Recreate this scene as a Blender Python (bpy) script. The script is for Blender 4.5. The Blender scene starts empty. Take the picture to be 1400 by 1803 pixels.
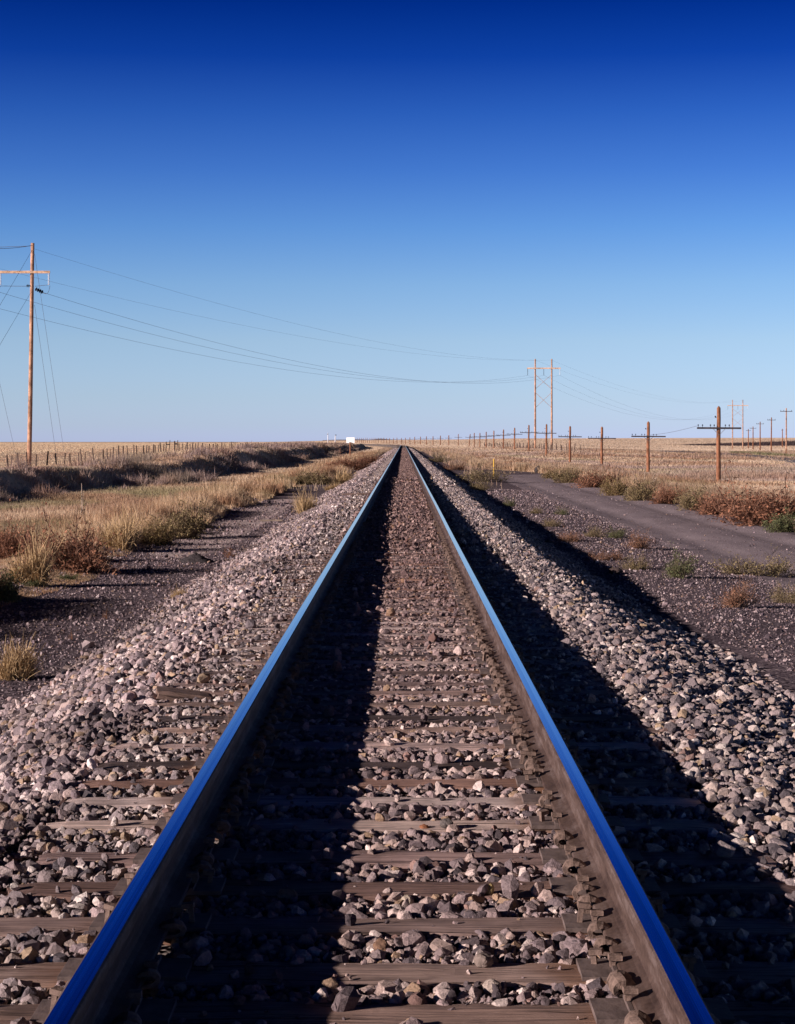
import bpy, bmesh, math, random
import numpy as np
from mathutils import Vector, Matrix
R = math.radians
random.seed(7)
rng = np.random.default_rng(11)
C = bpy.context.scene.collection
SC = bpy.context.scene

# ------------------------------------------------------------------ camera, sky, sun, exposure
F = 3200.0            # focal length in photograph pixels (1400 x 1803)
CX, CY = 710.0, 777.0 # vanishing point of the level ground
CAMZ = 1.357          # eye above the rail top (z = 0)
cam_d = bpy.data.cameras.new('camera')
cam = bpy.data.objects.new('camera', cam_d); C.objects.link(cam)
cam.location = (0, 0, CAMZ); cam.rotation_euler = (R(90), 0, 0)
cam_d.sensor_width = 36; cam_d.lens = F / 1803 * 36
cam_d.shift_x = -(CX - 700) / 1803; cam_d.shift_y = -(901.5 - CY) / 1803
cam_d.clip_start = .1; cam_d.clip_end = 60000
SC.camera = cam
SUN_EL, SUN_AZ = 16.4, 25.0     # low sun, from the left and a little behind the camera
sdir = Vector((-math.cos(R(SUN_AZ)) * math.cos(R(SUN_EL)), -math.sin(R(SUN_AZ)) * math.cos(R(SUN_EL)), math.sin(R(SUN_EL))))
sl = bpy.data.lights.new('sun', 'SUN'); sl.energy = 5.0; sl.angle = R(.5); sl.color = (1, .865, .84)
so = bpy.data.objects.new('sun', sl); C.objects.link(so)
so.rotation_euler = sdir.to_track_quat('Z', 'Y').to_euler()
W = bpy.data.worlds.new('World'); SC.world = W; W.use_nodes = True
nt = W.node_tree; nt.nodes.clear()
out = nt.nodes.new('ShaderNodeOutputWorld'); bg = nt.nodes.new('ShaderNodeBackground')
sky = nt.nodes.new('ShaderNodeTexSky'); sky.sky_type = 'NISHITA'; sky.sun_disc = False
sky.sun_elevation = R(SUN_EL); sky.sun_rotation = R(180 + 90 - SUN_AZ)
sky.altitude = 1200; sky.air_density = 1; sky.dust_density = .6; sky.ozone_density = 2.5
geo = nt.nodes.new('ShaderNodeTexCoord'); sep = nt.nodes.new('ShaderNodeSeparateXYZ')
mr = nt.nodes.new('ShaderNodeMapRange'); mr.inputs[1].default_value = 0; mr.inputs[2].default_value = .50
ramp = nt.nodes.new('ShaderNodeValToRGB'); mul = nt.nodes.new('ShaderNodeVectorMath'); mul.operation = 'MULTIPLY'
L = nt.links.new
L(geo.outputs['Generated'], sep.inputs[0]); L(sep.outputs[2], mr.inputs[0]); L(mr.outputs[0], ramp.inputs[0])
L(sky.outputs[0], mul.inputs[0]); L(ramp.outputs[0], mul.inputs[1]); L(mul.outputs[0], bg.inputs[0]); L(bg.outputs[0], out.inputs[0])
bg.inputs[1].default_value = .0747
SKY_TINT = [(0.0024, (0.98, 1.16, 2.3)), (0.0180, (0.95, 1.13, 2.02)), (0.0480, (0.94, 1.1, 1.76)), (0.1104, (0.95, 1.07, 1.5)), (0.1722, (0.76, 0.97, 1.42)), (0.2340, (0.48, 0.78, 1.37)), (0.2946, (0.275, 0.55, 1.24)), (0.3552, (0.13, 0.365, 1.06)), (0.4140, (0.028, 0.188, 0.83)), (0.4692, (0.002, 0.105, 0.61)), (0.6120, (0.001, 0.058, 0.42)), (0.6720, (0.0004, 0.01, 0.1)), (0.9960, (0.0002, 0.003, 0.03))]   # polarised-film blue deepening with height; unseen upper dome blackened to keep shadows dark
cr = ramp.color_ramp
while len(cr.elements) < len(SKY_TINT): cr.elements.new(.5)
for e, (p, c) in zip(cr.elements, SKY_TINT): e.position = p
for e, (p, c) in zip(cr.elements, SKY_TINT): e.color = (*c, 1)
vs = SC.view_settings
vs.view_transform = 'Standard'; vs.look = 'None'; vs.exposure = 0.42; vs.gamma = 1.0; vs.use_curve_mapping = False
SC.cycles.max_bounces = 4; SC.cycles.diffuse_bounces = 1; SC.cycles.glossy_bounces = 2

# ------------------------------------------------------------------ helpers
def sm(a, b, x):
    t = np.clip((np.asarray(x, float) - a) / (b - a), 0, 1); return t * t * (3 - 2 * t)
def vnoise(x, y, s, seed=0):
    x = np.asarray(x, float) / s + seed * 17.13; y = np.asarray(y, float) / s + seed * 5.71
    xi = np.floor(x); yi = np.floor(y); fx = x - xi; fy = y - yi
    def h(a, b):
        v = np.sin(a * 127.1 + b * 311.7 + seed * 74.7) * 43758.5453
        return v - np.floor(v)
    u = fx * fx * (3 - 2 * fx); v = fy * fy * (3 - 2 * fy)
    return (h(xi, yi) * (1 - u) + h(xi + 1, yi) * u) * (1 - v) + (h(xi, yi + 1) * (1 - u) + h(xi + 1, yi + 1) * u) * v
def fbm(x, y, s, seed=0, o=3):
    r = 0; a = .5; t = 0
    for k in range(o):
        r = r + a * vnoise(x, y, s / 2 ** k, seed + k * 3); t += a; a *= .5
    return r / t
def mesh_np(name, V, T, mats, parent=None, col=None, loc=(0, 0, 0), mi=None, smooth=False, quads=None):
    """link ONE mesh object from arrays: vertices, triangles, optional quads, optional per-vertex colour"""
    V = np.asarray(V, np.float32).reshape(-1, 3)
    T = np.asarray(T if T is not None else [], np.int32).reshape(-1, 3)
    Q = np.asarray(quads if quads is not None else [], np.int32).reshape(-1, 4)
    me = bpy.data.meshes.new(name)
    me.vertices.add(len(V)); me.vertices.foreach_set('co', V.ravel())
    nl = T.size + Q.size
    me.loops.add(nl); me.loops.foreach_set('vertex_index', np.concatenate([T.ravel(), Q.ravel()]))
    me.polygons.add(len(T) + len(Q))
    ls = np.concatenate([np.arange(len(T)) * 3, T.size + np.arange(len(Q)) * 4]).astype(np.int32)
    lt = np.concatenate([np.full(len(T), 3), np.full(len(Q), 4)]).astype(np.int32)
    me.polygons.foreach_set('loop_start', ls); me.polygons.foreach_set('loop_total', lt)
    if mi is not None: me.polygons.foreach_set('material_index', np.asarray(mi, np.int32))
    me.update(calc_edges=True)
    me.polygons.foreach_set('use_smooth', np.full(len(T) + len(Q), smooth))
    if col is not None:
        a = me.color_attributes.new('Col', 'FLOAT_COLOR', 'POINT')
        c = np.ones((len(V), 4), np.float32); c[:, :3] = col; a.data.foreach_set('color', c.ravel())
    for m in (mats if isinstance(mats, (list, tuple)) else [mats]): me.materials.append(m)
    o = bpy.data.objects.new(name, me); C.objects.link(o); o.location = loc
    if parent is not None: o.parent = parent
    return o
def tag(o, label=None, cat=None, group=None, kind=None):
    if label: o['label'] = label
    if cat: o['category'] = cat
    if group: o['group'] = group
    if kind: o['kind'] = kind
    return o
def thing(name, label, cat, loc=(0, 0, 0), rz=0, group=None):
    o = bpy.data.objects.new(name, None); C.objects.link(o); o.location = loc; o.rotation_euler = (0, 0, rz)
    o.empty_display_size = .2
    return tag(o, label, cat, group)
def copy_tree(o, parent=None):
    c = o.copy(); C.objects.link(c)
    if parent is not None: c.parent = parent
    for ch in list(o.children): copy_tree(ch, c)
    return c
class MB:
    """collects boxes, bars and tubes into one mesh"""
    def __init__(s): s.V = []; s.T = []; s.Q = []; s.n = 0
    def add(s, V, T=None, Q=None):
        s.V.append(np.asarray(V, float).reshape(-1, 3))
        if T is not None and len(T): s.T.append(np.asarray(T) + s.n)
        if Q is not None and len(Q): s.Q.append(np.asarray(Q) + s.n)
        s.n += len(s.V[-1]); return s
    def tube(s, P, r, k=8, cap=True):
        P = np.asarray(P, float); n = len(P); r = np.broadcast_to(np.asarray(r, float), (n,))
        V = []
        for i in range(n):
            d = P[min(i + 1, n - 1)] - P[max(i - 1, 0)]; d = d / (np.linalg.norm(d) + 1e-9)
            a = np.array([0, 0, 1.]) if abs(d[2]) < .9 else np.array([1., 0, 0])
            u = np.cross(d, a); u /= np.linalg.norm(u); v = np.cross(d, u)
            for j in range(k):
                t = 2 * math.pi * j / k + .3
                V.append(P[i] + r[i] * (math.cos(t) * u + math.sin(t) * v))
        Q = [[i * k + j, i * k + (j + 1) % k, (i + 1) * k + (j + 1) % k, (i + 1) * k + j] for i in range(n - 1) for j in range(k)]
        T = []
        if cap:
            V += [P[0], P[-1]]
            T = [[n * k, (j + 1) % k, j] for j in range(k)] + [[n * k + 1, (n - 1) * k + j, (n - 1) * k + (j + 1) % k] for j in range(k)]
        return s.add(V, T, Q)
    def box(s, c, d, M=None, taper=0):
        x, y, z = np.array(d) / 2.; b = min(x, y, z) * .18
        V = []
        for zz, ins in ((-z, b), (-z + b, 0), (z - b, 0), (z, b)):
            for sx, sy in ((-1, -1), (1, -1), (1, 1), (-1, 1)):
                V.append((sx * (x - ins), sy * (y - ins), zz))
        V = np.array(V)
        if M is not None: V = V @ np.array(M).T
        V = V + np.array(c)
        Q = [[i * 4 + j, i * 4 + (j + 1) % 4, i * 4 + 4 + (j + 1) % 4, i * 4 + 4 + j] for i in range(3) for j in range(4)]
        Q += [[3, 2, 1, 0], [12, 13, 14, 15]]
        return s.add(V, None, Q)
    def build(s, name, mat, parent=None, loc=(0, 0, 0), smooth=False):
        return mesh_np(name, np.concatenate(s.V), np.concatenate(s.T) if s.T else None, mat, parent, loc=loc, smooth=smooth, quads=np.concatenate(s.Q) if s.Q else None)

# ------------------------------------------------------------------ materials
def mat(name):
    m = bpy.data.materials.new(name); m.use_nodes = True
    n = m.node_tree.nodes; b = n['Principled BSDF']
    b.inputs['Specular IOR Level'].default_value = .2
    return m, n, m.node_tree.links.new, b
def nd(n, t, **k):
    x = n.new(t)
    for a, v in k.items(): setattr(x, a, v)
    return x
def noise(n, l, co, scale, detail=4, rough=.55):
    x = nd(n, 'ShaderNodeTexNoise'); x.inputs['Scale'].default_value = scale; x.inputs['Detail'].default_value = detail; x.inputs['Roughness'].default_value = rough
    if co is not None: l(co, x.inputs['Vector'])
    return x.outputs['Fac']
def rampn(n, l, f, stops):
    r = nd(n, 'ShaderNodeValToRGB')
    while len(r.color_ramp.elements) < len(stops): r.color_ramp.elements.new(.5)
    for e, (p, c) in zip(r.color_ramp.elements, stops): e.position = p; e.color = (*c, 1) if len(c) == 3 else c
    l(f, r.inputs[0]); return r.outputs[0]
def mixc(n, l, f, a, b, mode='MIX'):
    x = nd(n, 'ShaderNodeMix', data_type='RGBA', blend_type=mode)
    if isinstance(f, (int, float)): x.inputs[0].default_value = f
    else: l(f, x.inputs[0])
    for s, v in ((x.inputs[6], a), (x.inputs[7], b)):
        if isinstance(v, tuple): s.default_value = (*v, 1)
        else: l(v, s)
    return x.outputs[2]
def bump(n, l, h, b, strength=.5, dist=.01):
    x = nd(n, 'ShaderNodeBump'); x.inputs['Strength'].default_value = strength; x.inputs['Distance'].default_value = dist
    l(h, x.inputs['Height']); l(x.outputs[0], b.inputs['Normal'])
def mapping(n, l, co, sc):
    x = nd(n, 'ShaderNodeMapping'); x.inputs['Scale'].default_value = sc; l(co, x.inputs['Vector']); return x.outputs[0]
def objco(n): return nd(n, 'ShaderNodeTexCoord').outputs['Object']
def plain(name, c, rough=.8, var=.35, scale=8, metal=0, bmp=.3):
    m, n, l, b = mat(name); co = objco(n)
    f = noise(n, l, co, scale, 5, .65)
    lo = tuple(max(0, v * (1 - var)) for v in c); hi = tuple(v * (1 + var) for v in c)
    l(rampn(n, l, f, [(.3, lo), (.7, hi)]), b.inputs['Base Color'])
    b.inputs['Roughness'].default_value = rough; b.inputs['Metallic'].default_value = metal
    if bmp: bump(n, l, f, b, bmp, .02)
    return m
def vcol_mat(name, rough=.9, translucent=0, nscale=0, spec=.1, bstr=.0):
    m, n, l, b = mat(name)
    a = nd(n, 'ShaderNodeVertexColor', layer_name='Col').outputs[0]
    b.inputs['Roughness'].default_value = rough; b.inputs['Specular IOR Level'].default_value = spec
    if nscale:
        co = objco(n); f = noise(n, l, co, nscale, 5, .7)
        a = mixc(n, l, 1.0, a, rampn(n, l, f, [(.25, (.55, .55, .55)), (.75, (1.4, 1.38, 1.34))]), 'MULTIPLY')
        if bstr: bump(n, l, f, b, bstr, .012)
    l(a, b.inputs['Base Color'])
    if translucent:
        t = nd(n, 'ShaderNodeBsdfTranslucent'); l(a, t.inputs[0])
        mx = nd(n, 'ShaderNodeMixShader'); mx.inputs[0].default_value = translucent
        l(b.outputs[0], mx.inputs[1]); l(t.outputs[0], mx.inputs[2]); l(mx.outputs[0], n['Material Output'].inputs[0])
    return m
def wood(name, c, var=.45, stretch=(60, 60, 3), scale=1.0, use_objcol=False, rough=.85, cracks=.5):
    m, n, l, b = mat(name); co = objco(n)
    oi = nd(n, 'ShaderNodeObjectInfo')
    ad = nd(n, 'ShaderNodeVectorMath', operation='ADD'); l(co, ad.inputs[0])
    sc = nd(n, 'ShaderNodeVectorMath', operation='SCALE'); sc.inputs[0].default_value = (13, 7, 5); l(oi.outputs['Random'], sc.inputs['Scale']); l(sc.outputs[0], ad.inputs[1])
    v = mapping(n, l, ad.outputs[0], stretch)
    f = noise(n, l, v, scale, 6, .7)
    g = noise(n, l, ad.outputs[0], 2.2, 4, .6)
    base = mixc(n, l, 1.0, oi.outputs['Color'], (1.0, .92, .925), 'MULTIPLY') if use_objcol else c
    t = rampn(n, l, f, [(.34, (1 - var,) * 3), (.5, (1, 1, 1)), (.66, (1 + var * .8, 1 + var * .76, 1 + var * .72))])
    col = mixc(n, l, 1.0, t, base, 'MULTIPLY')
    t2 = rampn(n, l, g, [(.36, (.62, .59, .57)), (.64, (1.28, 1.24, 1.2))])
    col = mixc(n, l, 1.0, col, t2, 'MULTIPLY')
    k = rampn(n, l, noise(n, l, mapping(n, l, ad.outputs[0], tuple(s * .6 for s in stretch)), scale, 3, .5), [(.36, (.16, .14, .13)), (.41, (1, 1, 1))])
    col = mixc(n, l, cracks, col, mixc(n, l, 1.0, col, k, 'MULTIPLY'))
    if use_objcol:
        sx = nd(n, 'ShaderNodeSeparateXYZ'); l(co, sx.inputs[0]); ab = nd(n, 'ShaderNodeMath', operation='ABSOLUTE'); l(sx.outputs[0], ab.inputs[0])
        di = nd(n, 'ShaderNodeMath', operation='SUBTRACT'); l(ab.outputs[0], di.inputs[0]); di.inputs[1].default_value = .75
        d2 = nd(n, 'ShaderNodeMath', operation='ABSOLUTE'); l(di.outputs[0], d2.inputs[0])
        w_ = nd(n, 'ShaderNodeMath', operation='MULTIPLY_ADD'); l(g, w_.inputs[0]); w_.inputs[1].default_value = -.5; l(d2.outputs[0], w_.inputs[2])
        rf = nd(n, 'ShaderNodeMapRange', interpolation_type='SMOOTHSTEP'); rf.inputs[1].default_value = .02; rf.inputs[2].default_value = -.16; rf.inputs[3].default_value = 0; rf.inputs[4].default_value = .7; l(w_.outputs[0], rf.inputs[0])
        col = mixc(n, l, rf.outputs[0], col, mixc(n, l, 1.0, t, (.21, .10, .05), 'MULTIPLY'))
    l(col, b.inputs['Base Color']); b.inputs['Roughness'].default_value = rough
    bump(n, l, f, b, .8 if use_objcol else .6, .012 if use_objcol else .006)
    return m
M = {}
M['pole_wood'] = wood('pole_wood', (.50, .29, .185), .5, (9, 9, .9))
M['tele_wood'] = wood('telegraph_wood', (.29, .13, .07), .4, (18, 18, 1.5))
M['arm_wood'] = wood('crossarm_wood', (.78, .52, .34), .2, (2, 20, 20))
M['dark_arm'] = wood('dark_arm_wood', (.075, .06, .065), .35, (2, 20, 20))
M['post_wood'] = wood('fence_post_wood', (.11, .075, .06), .4, (30, 30, 4))
M['pale_wood'] = wood('pale_wood', (.42, .33, .25), .35, (3, 40, 40))
M['tie_wood'] = wood('sleeper_wood', (1, 1, 1), .55, (2.2, 110, 110), use_objcol=True, cracks=.8)
M['steel'] = plain('galvanised_steel', (.30, .30, .31), .5, .2, metal=.6, bmp=0)
M['wire'] = plain('weathered_conductor', (.17, .19, .25), .6, .1, metal=.3, bmp=0)
M['fwire'] = plain('fence_wire', (.16, .13, .12), .7, .1, bmp=0)
M['white_insul'] = plain('white_porcelain', (.78, .80, .82), .3, .05, bmp=0)
M['dark_insul'] = plain('dark_insulator', (.02, .025, .04), .4, .1, bmp=0)
M['sign_white'] = plain('white_sign_paint', (.92, .92, .86), .5, .04, 2, bmp=.1)
M['yellow'] = plain('yellow_marker_plastic', (.70, .42, .06), .5, .1, 3, bmp=0)
M['white_mast'] = plain('white_mast_paint', (.8, .8, .8), .5, .05, bmp=0)
M['iron'] = plain('dusty_rusted_iron', (.20, .135, .105), .85, .5, 30, bmp=.4)
M['plate'] = plain('dusty_plate_iron', (.15, .11, .095), .75, .35, 14, bmp=.3)
M['grass'] = vcol_mat('dry_grass_blades', .85, .32)
M['twig'] = vcol_mat('weed_twigs', .9, .15)
M['stone'] = vcol_mat('ballast_rock', .95, 0, 90, .08, .9)
M['asphalt'] = plain('grey_asphalt', (.12, .115, .13), .85, .15, .4, bmp=0)
M['hill'] = plain('distant_hill_haze', (.27, .27, .31), 1, .1, .002, bmp=0)  # pale blue-grey of distant haze put into the ridge's base colour

# rusty rail sides and polished running surface
m, n, l, b = mat('rusty_rail'); co = objco(n)
f = noise(n, l, mapping(n, l, co, (10, 2, 14)), 1.4, 6, .65); g = noise(n, l, co, 45, 4, .7)
c1 = rampn(n, l, f, [(.32, (.045, .027, .021)), (.5, (.088, .056, .044)), (.68, (.15, .11, .096))])
l(mixc(n, l, .5, c1, mixc(n, l, 1.0, c1, rampn(n, l, g, [(.3, (.5, .45, .42)), (.7, (1.5, 1.5, 1.5))]), 'MULTIPLY')), b.inputs['Base Color'])
b.inputs['Roughness'].default_value = .75; bump(n, l, g, b, .25, .004); M['rail_rust'] = m
m, n, l, b = mat('polished_rail_top'); co = objco(n)
f = noise(n, l, mapping(n, l, co, (170, .16, 60)), 1.0, 6, .75)
l(rampn(n, l, f, [(.38, (.36, .38, .41)), (.46, (.56, .58, .60)), (.54, (.62, .64, .66)), (.62, (.80, .81, .82))]), b.inputs['Base Color'])
b.inputs['Metallic'].default_value = 1
rr = nd(n, 'ShaderNodeMapRange'); rr.inputs[3].default_value = .06; rr.inputs[4].default_value = .13; l(f, rr.inputs[0]); l(rr.outputs[0], b.inputs['Roughness'])
M['rail_top'] = m
# ground: soil under the grass, black cinders by the track, graded dirt track, pinkish sand, by a zone attribute broken up with noise
m, n, l, b = mat('prairie_ground'); co = objco(n)
zone = nd(n, 'ShaderNodeVertexColor', layer_name='Col').outputs[0]
sp = nd(n, 'ShaderNodeSeparateColor'); l(zone, sp.inputs[0])
n1 = noise(n, l, co, .35, 6, .65); n2 = noise(n, l, co, 9, 5, .7); n3 = noise(n, l, co, .02, 4, .6)
soil = mixc(n, l, n3, rampn(n, l, n1, [(.3, (.30, .21, .135)), (.7, (.46, .34, .22))]), rampn(n, l, n1, [(.3, (.64, .47, .34)), (.7, (.74, .56, .42))]))
vo = nd(n, 'ShaderNodeTexVoronoi'); vo.inputs['Scale'].default_value = 34; l(co, vo.inputs['Vector'])
cind = rampn(n, l, vo.outputs['Color'], [(.15, (.055, .044, .051)), (.55, (.13, .103, .115)), (.82, (.20, .163, .172)), (.95, (.40, .33, .31))])
cind = mixc(n, l, .6, cind, mixc(n, l, 1.0, cind, rampn(n, l, n1, [(.3, (.6, .58, .6)), (.7, (1.5, 1.4, 1.35))]), 'MULTIPLY'))
road = rampn(n, l, noise(n, l, mapping(n, l, co, (1.6, .35, 1)), 1.0, 7, .75), [(.25, (.24, .195, .20)), (.5, (.39, .32, .325)), (.8, (.56, .46, .46))])
road = mixc(n, l, .45, road, cind)
sand = rampn(n, l, n2, [(.3, (.42, .33, .30)), (.7, (.62, .50, .46))])
def edge(f, w):
    a = nd(n, 'ShaderNodeMath', operation='ADD'); l(f, a.inputs[0])
    s = nd(n, 'ShaderNodeMath', operation='MULTIPLY_ADD'); l(n1, s.inputs[0]); s.inputs[1].default_value = w; s.inputs[2].default_value = -w / 2; l(s.outputs[0], a.inputs[1])
    r = nd(n, 'ShaderNodeMapRange', interpolation_type='SMOOTHSTEP'); r.inputs[1].default_value = .38; r.inputs[2].default_value = .62; l(a.outputs[0], r.inputs[0]); return r.outputs[0]
c = mixc(n, l, edge(sp.outputs[0], .9), soil, cind)
c = mixc(n, l, edge(sp.outputs[1], 1.1), c, road)
c = mixc(n, l, edge(sp.outputs[2], .9), c, sand)
l(c, b.inputs['Base Color']); b.inputs['Roughness'].default_value = 1; b.inputs['Specular IOR Level'].default_value = 0
hh = nd(n, 'ShaderNodeMath', operation='MULTIPLY_ADD'); l(vo.outputs['Distance'], hh.inputs[0]); hh.inputs[1].default_value = -.6; l(n2, hh.inputs[2])
bump(n, l, hh.outputs[0], b, .6, .015); M['ground'] = m
# gravel bed under the loose ballast
m, n, l, b = mat('ballast_gravel'); co = objco(n)
vo = nd(n, 'ShaderNodeTexVoronoi'); vo.inputs['Scale'].default_value = 26; l(co, vo.inputs['Vector'])
c1 = rampn(n, l, vo.outputs['Color'], [(.1, (.06, .05, .047)), (.5, (.17, .14, .125)), (.9, (.36, .30, .27))])
l(c1, b.inputs['Base Color']); b.inputs['Roughness'].default_value = 1; b.inputs['Specular IOR Level'].default_value = 0
iv = nd(n, 'ShaderNodeMath', operation='MULTIPLY'); iv.inputs[1].default_value = -1; l(vo.outputs['Distance'], iv.inputs[0])
bump(n, l, iv.outputs[0], b, 1.0, .05); M['bed'] = m

# ------------------------------------------------------------------ the lie of the land
TC = -.055
def trackx(y):
    y = np.asarray(y, float); return TC - np.maximum(0, y - 560) ** 2 / 10000.0
def G(x, y):
    """ground height"""
    x = np.asarray(x, float); y = np.asarray(y, float)
    xc = x - trackx(y) + TC
    # left profile: cinder path, ditch, bank, field
    foot = -12.7 - 4.2 * (1 - sm(74, 112, y)) + 4.5 * (fbm(y, 0 * y, 13, 4) - .5)
    crest = .02 + .42 * sm(100, 170, y) + .6 * (fbm(x * .6, y, 7, 2) - .5) - .1 * (1 - sm(70, 95, y))
    field = -.8 + .75 * sm(155, 245, y)
    left = -.92 - .16 * sm(-6, -9, xc) + 0 * x
    left = left + .1 * sm(-5.2, -6.2, xc) * (1 - sm(-7, -8.6, xc)) * (1 - sm(90, 130, y))
    up = sm(foot, foot - 1.3 - 1.6 * fbm(x * .3, y, 6, 44), xc); dn = sm(foot - 2.6, foot - 8, xc)
    left = left + (crest - left) * up; left = left + (field - left) * dn
    left = left + .1 * (fbm(x, y, 2.5, 9) - .5) * sm(-5, -6.5, xc)
    # right profile: cinders, dirt track, grass
    right = -.74 + .34 * (1 - sm(9, 30, y)) - .05 * sm(4, 6, xc)
    plain_r = -1.38 + 1.0 * sm(225, 300, y) * (1 - sm(35, 60, xc)) - .1 * sm(40, 80, xc) - .35 * sm(450, 800, y) * sm(60, 110, xc)
    right = right + .12 * sm(9.4, 9.9, xc) * (1 - sm(10.4, 12, xc)) + (plain_r - right) * sm(10.5, 20, xc)
    right = right + .16 * (fbm(x, y, 5, 5) - .5) * sm(9.5, 12, xc)
    z = np.where(xc < 0, left, right)
    z = z + .02 * (vnoise(x, y, .6, 3) - .5) + .03 * (vnoise(x, y, 2.1, 6) - .5)
    rut = np.exp(-((xc - 6.3) / .28) ** 2) + np.exp(-((xc - 8.1) / .28) ** 2)
    z = z - .05 * rut * (1 - sm(90, 115, y))
    a = x / np.maximum(y, 50)
    far = np.interp(a, [-.3, -.07, -.04, 0, .03, .06, .2], [-1.2, -1.0, 2.0, 3.6, 4.4, 6.6, 8.0])
    t = sm(700, 4000, y)
    z = z * (1 - t) + far * t * (np.maximum(y, 4000) / 4000)
    return z
def ground_at(px, py, zoff=0):
    """the ground point seen at a photograph pixel"""
    Y = 100.0
    for _ in range(60):
        X = (px - CX) / F * Y
        Yn = F * (CAMZ - float(G(X, Y)) - zoff) / (py - CY)
        Y = .5 * Y + .5 * min(max(Yn, 4), 3000)
    X = (px - CX) / F * Y
    return X, Y, float(G(X, Y)) + zoff
def P3(px, py, Y): return ((px - CX) / F * Y, Y, CAMZ - (py - CY) / F * Y)

xs = np.concatenate([-np.geomspace(9000, 24.3, 60), np.arange(-24, 14, .25), np.geomspace(14.3, 9000, 64)])
ys = np.concatenate([np.arange(-12, 60, .5), np.geomspace(60, 20000, 330)])
gx, gy = np.meshgrid(xs, ys); gz = G(gx, gy)
xc = gx - trackx(gy) + TC
edgeL = -5.45 + .9 * (fbm(gy, gy * 0, 6, 8) - .5) + 1.1 * sm(90, 130, gy)
edgeR = 9.45 + .6 * (fbm(gy, gy * 0, 7, 12) - .5) - 3.6 * sm(118, 150, gy)
cin = sm(edgeL - .35, edgeL + .35, xc) * (1 - sm(edgeR - .4, edgeR + .4, xc)) * (1 - .7 * sm(300, 420, gy))
rd = sm(5.1, 5.7, xc) * (1 - sm(8.7, 9.3, xc)) * (1 - sm(108, 126, gy))
sd = np.exp(-((xc + 4.55) / .8) ** 2) * sm(32, 40, gy) * (1 - sm(58, 85, gy)) * 1.1
nx, ny = len(xs), len(ys)
idx = np.arange(nx * ny).reshape(ny, nx)
Q = np.stack([idx[:-1, :-1], idx[:-1, 1:], idx[1:, 1:], idx[1:, :-1]], -1).reshape(-1, 4)
g = mesh_np('ground', np.stack([gx, gy, gz], -1).reshape(-1, 3), None, M['ground'], col=np.stack([cin, rd, sd], -1).reshape(-1, 3), smooth=True, quads=Q)
tag(g, kind='structure')

# far blue ridge on the horizon
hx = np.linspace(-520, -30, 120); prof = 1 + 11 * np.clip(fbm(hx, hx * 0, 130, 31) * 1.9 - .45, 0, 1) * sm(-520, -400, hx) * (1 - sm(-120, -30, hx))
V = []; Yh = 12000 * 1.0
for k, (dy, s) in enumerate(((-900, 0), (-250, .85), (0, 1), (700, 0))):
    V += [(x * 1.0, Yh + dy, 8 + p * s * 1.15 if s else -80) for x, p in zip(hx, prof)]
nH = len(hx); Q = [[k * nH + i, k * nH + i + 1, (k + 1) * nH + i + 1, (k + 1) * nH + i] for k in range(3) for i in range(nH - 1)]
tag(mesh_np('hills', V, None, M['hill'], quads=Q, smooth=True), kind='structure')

# paved highway across the plain on the right
hp = [(44, 120), (49, 190), (55.5, 257), (61.5, 315), (66, 372), (73, 477), (75.5, 515)]
V = []; 
tt = np.linspace(0, 1, 90); hX = np.interp(tt, np.linspace(0, 1, len(hp)), [p[0] for p in hp]); hY = np.interp(tt, np.linspace(0, 1, len(hp)), [p[1] for p in hp])
for X, Y in zip(hX, hY):
    zz = float(G(X, Y)) + .16
    V += [(X - 4.4, Y + .3, zz - .35), (X - 3.6, Y + .2, zz), (X, Y, zz + .05), (X + 3.6, Y - .2, zz), (X + 4.4, Y - .3, zz - .35)]
Q = [[i * 5 + j, i * 5 + j + 1, i * 5 + j + 6, i * 5 + j + 5] for i in range(len(tt) - 1) for j in range(4)]
tag(mesh_np('highway', V, None, M['asphalt'], quads=Q, smooth=True), kind='structure')

# ------------------------------------------------------------------ ballast bed
def bed_level(y): return -.232 + .034 * sm(11, 27, y)
PX = np.array([-3.5, -3.15, -2.6, -1.95, -1.6, -1.3, 0, 1.3, 1.7, 1.9, 2.15, 2.6, 3.1, 3.6])
PZ = np.array([-.99, -.90, -.66, -.33, -.24, -.222, -.222, -.222, -.23, -.25, -.37, -.62, -.78, -.88])
def bedz(x, y):
    """ballast surface; x measured from the track centre"""
    x = np.asarray(x, float); y = np.asarray(y, float)
    wl = 1 + .07 * (fbm(y, y * 0, 5, 21) - .5); wobble = .09 * (fbm(x, y, 1.1, 22) - .5)
    z = np.interp(x * wl, PX, PZ) + np.where(np.abs(x) > 1.45, wobble, 0)
    gent = np.interp(x, [1.3, 1.8, 3.6], [-.222, -.245, -.60]); z = np.where(x > 1.3, gent + (z - gent) * sm(9, 28, y), z)
    k = np.where(np.abs(x) < 2.1, 1, 0) * (bed_level(y) + .232)
    return z + k * (1 - sm(1.5, 2.1, np.abs(x)))
by = np.concatenate([np.arange(-2, 40, .25), np.arange(40, 560, 4), np.arange(560, 1600, 12)])
bx = np.unique(np.concatenate([PX, np.linspace(-3.5, 3.6, 48)]))
gx, gy = np.meshgrid(bx, by); gz = bedz(gx, gy) - .01
nx, ny = len(bx), len(by); idx = np.arange(nx * ny).reshape(ny, nx)
Q = np.stack([idx[:-1, :-1], idx[:-1, 1:], idx[1:, 1:], idx[1:, :-1]], -1).reshape(-1, 4)
tag(mesh_np('ballast_bed', np.stack([gx + trackx(gy), gy, gz], -1).reshape(-1, 3), None, M['bed'], quads=Q, smooth=True), kind='structure')

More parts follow.
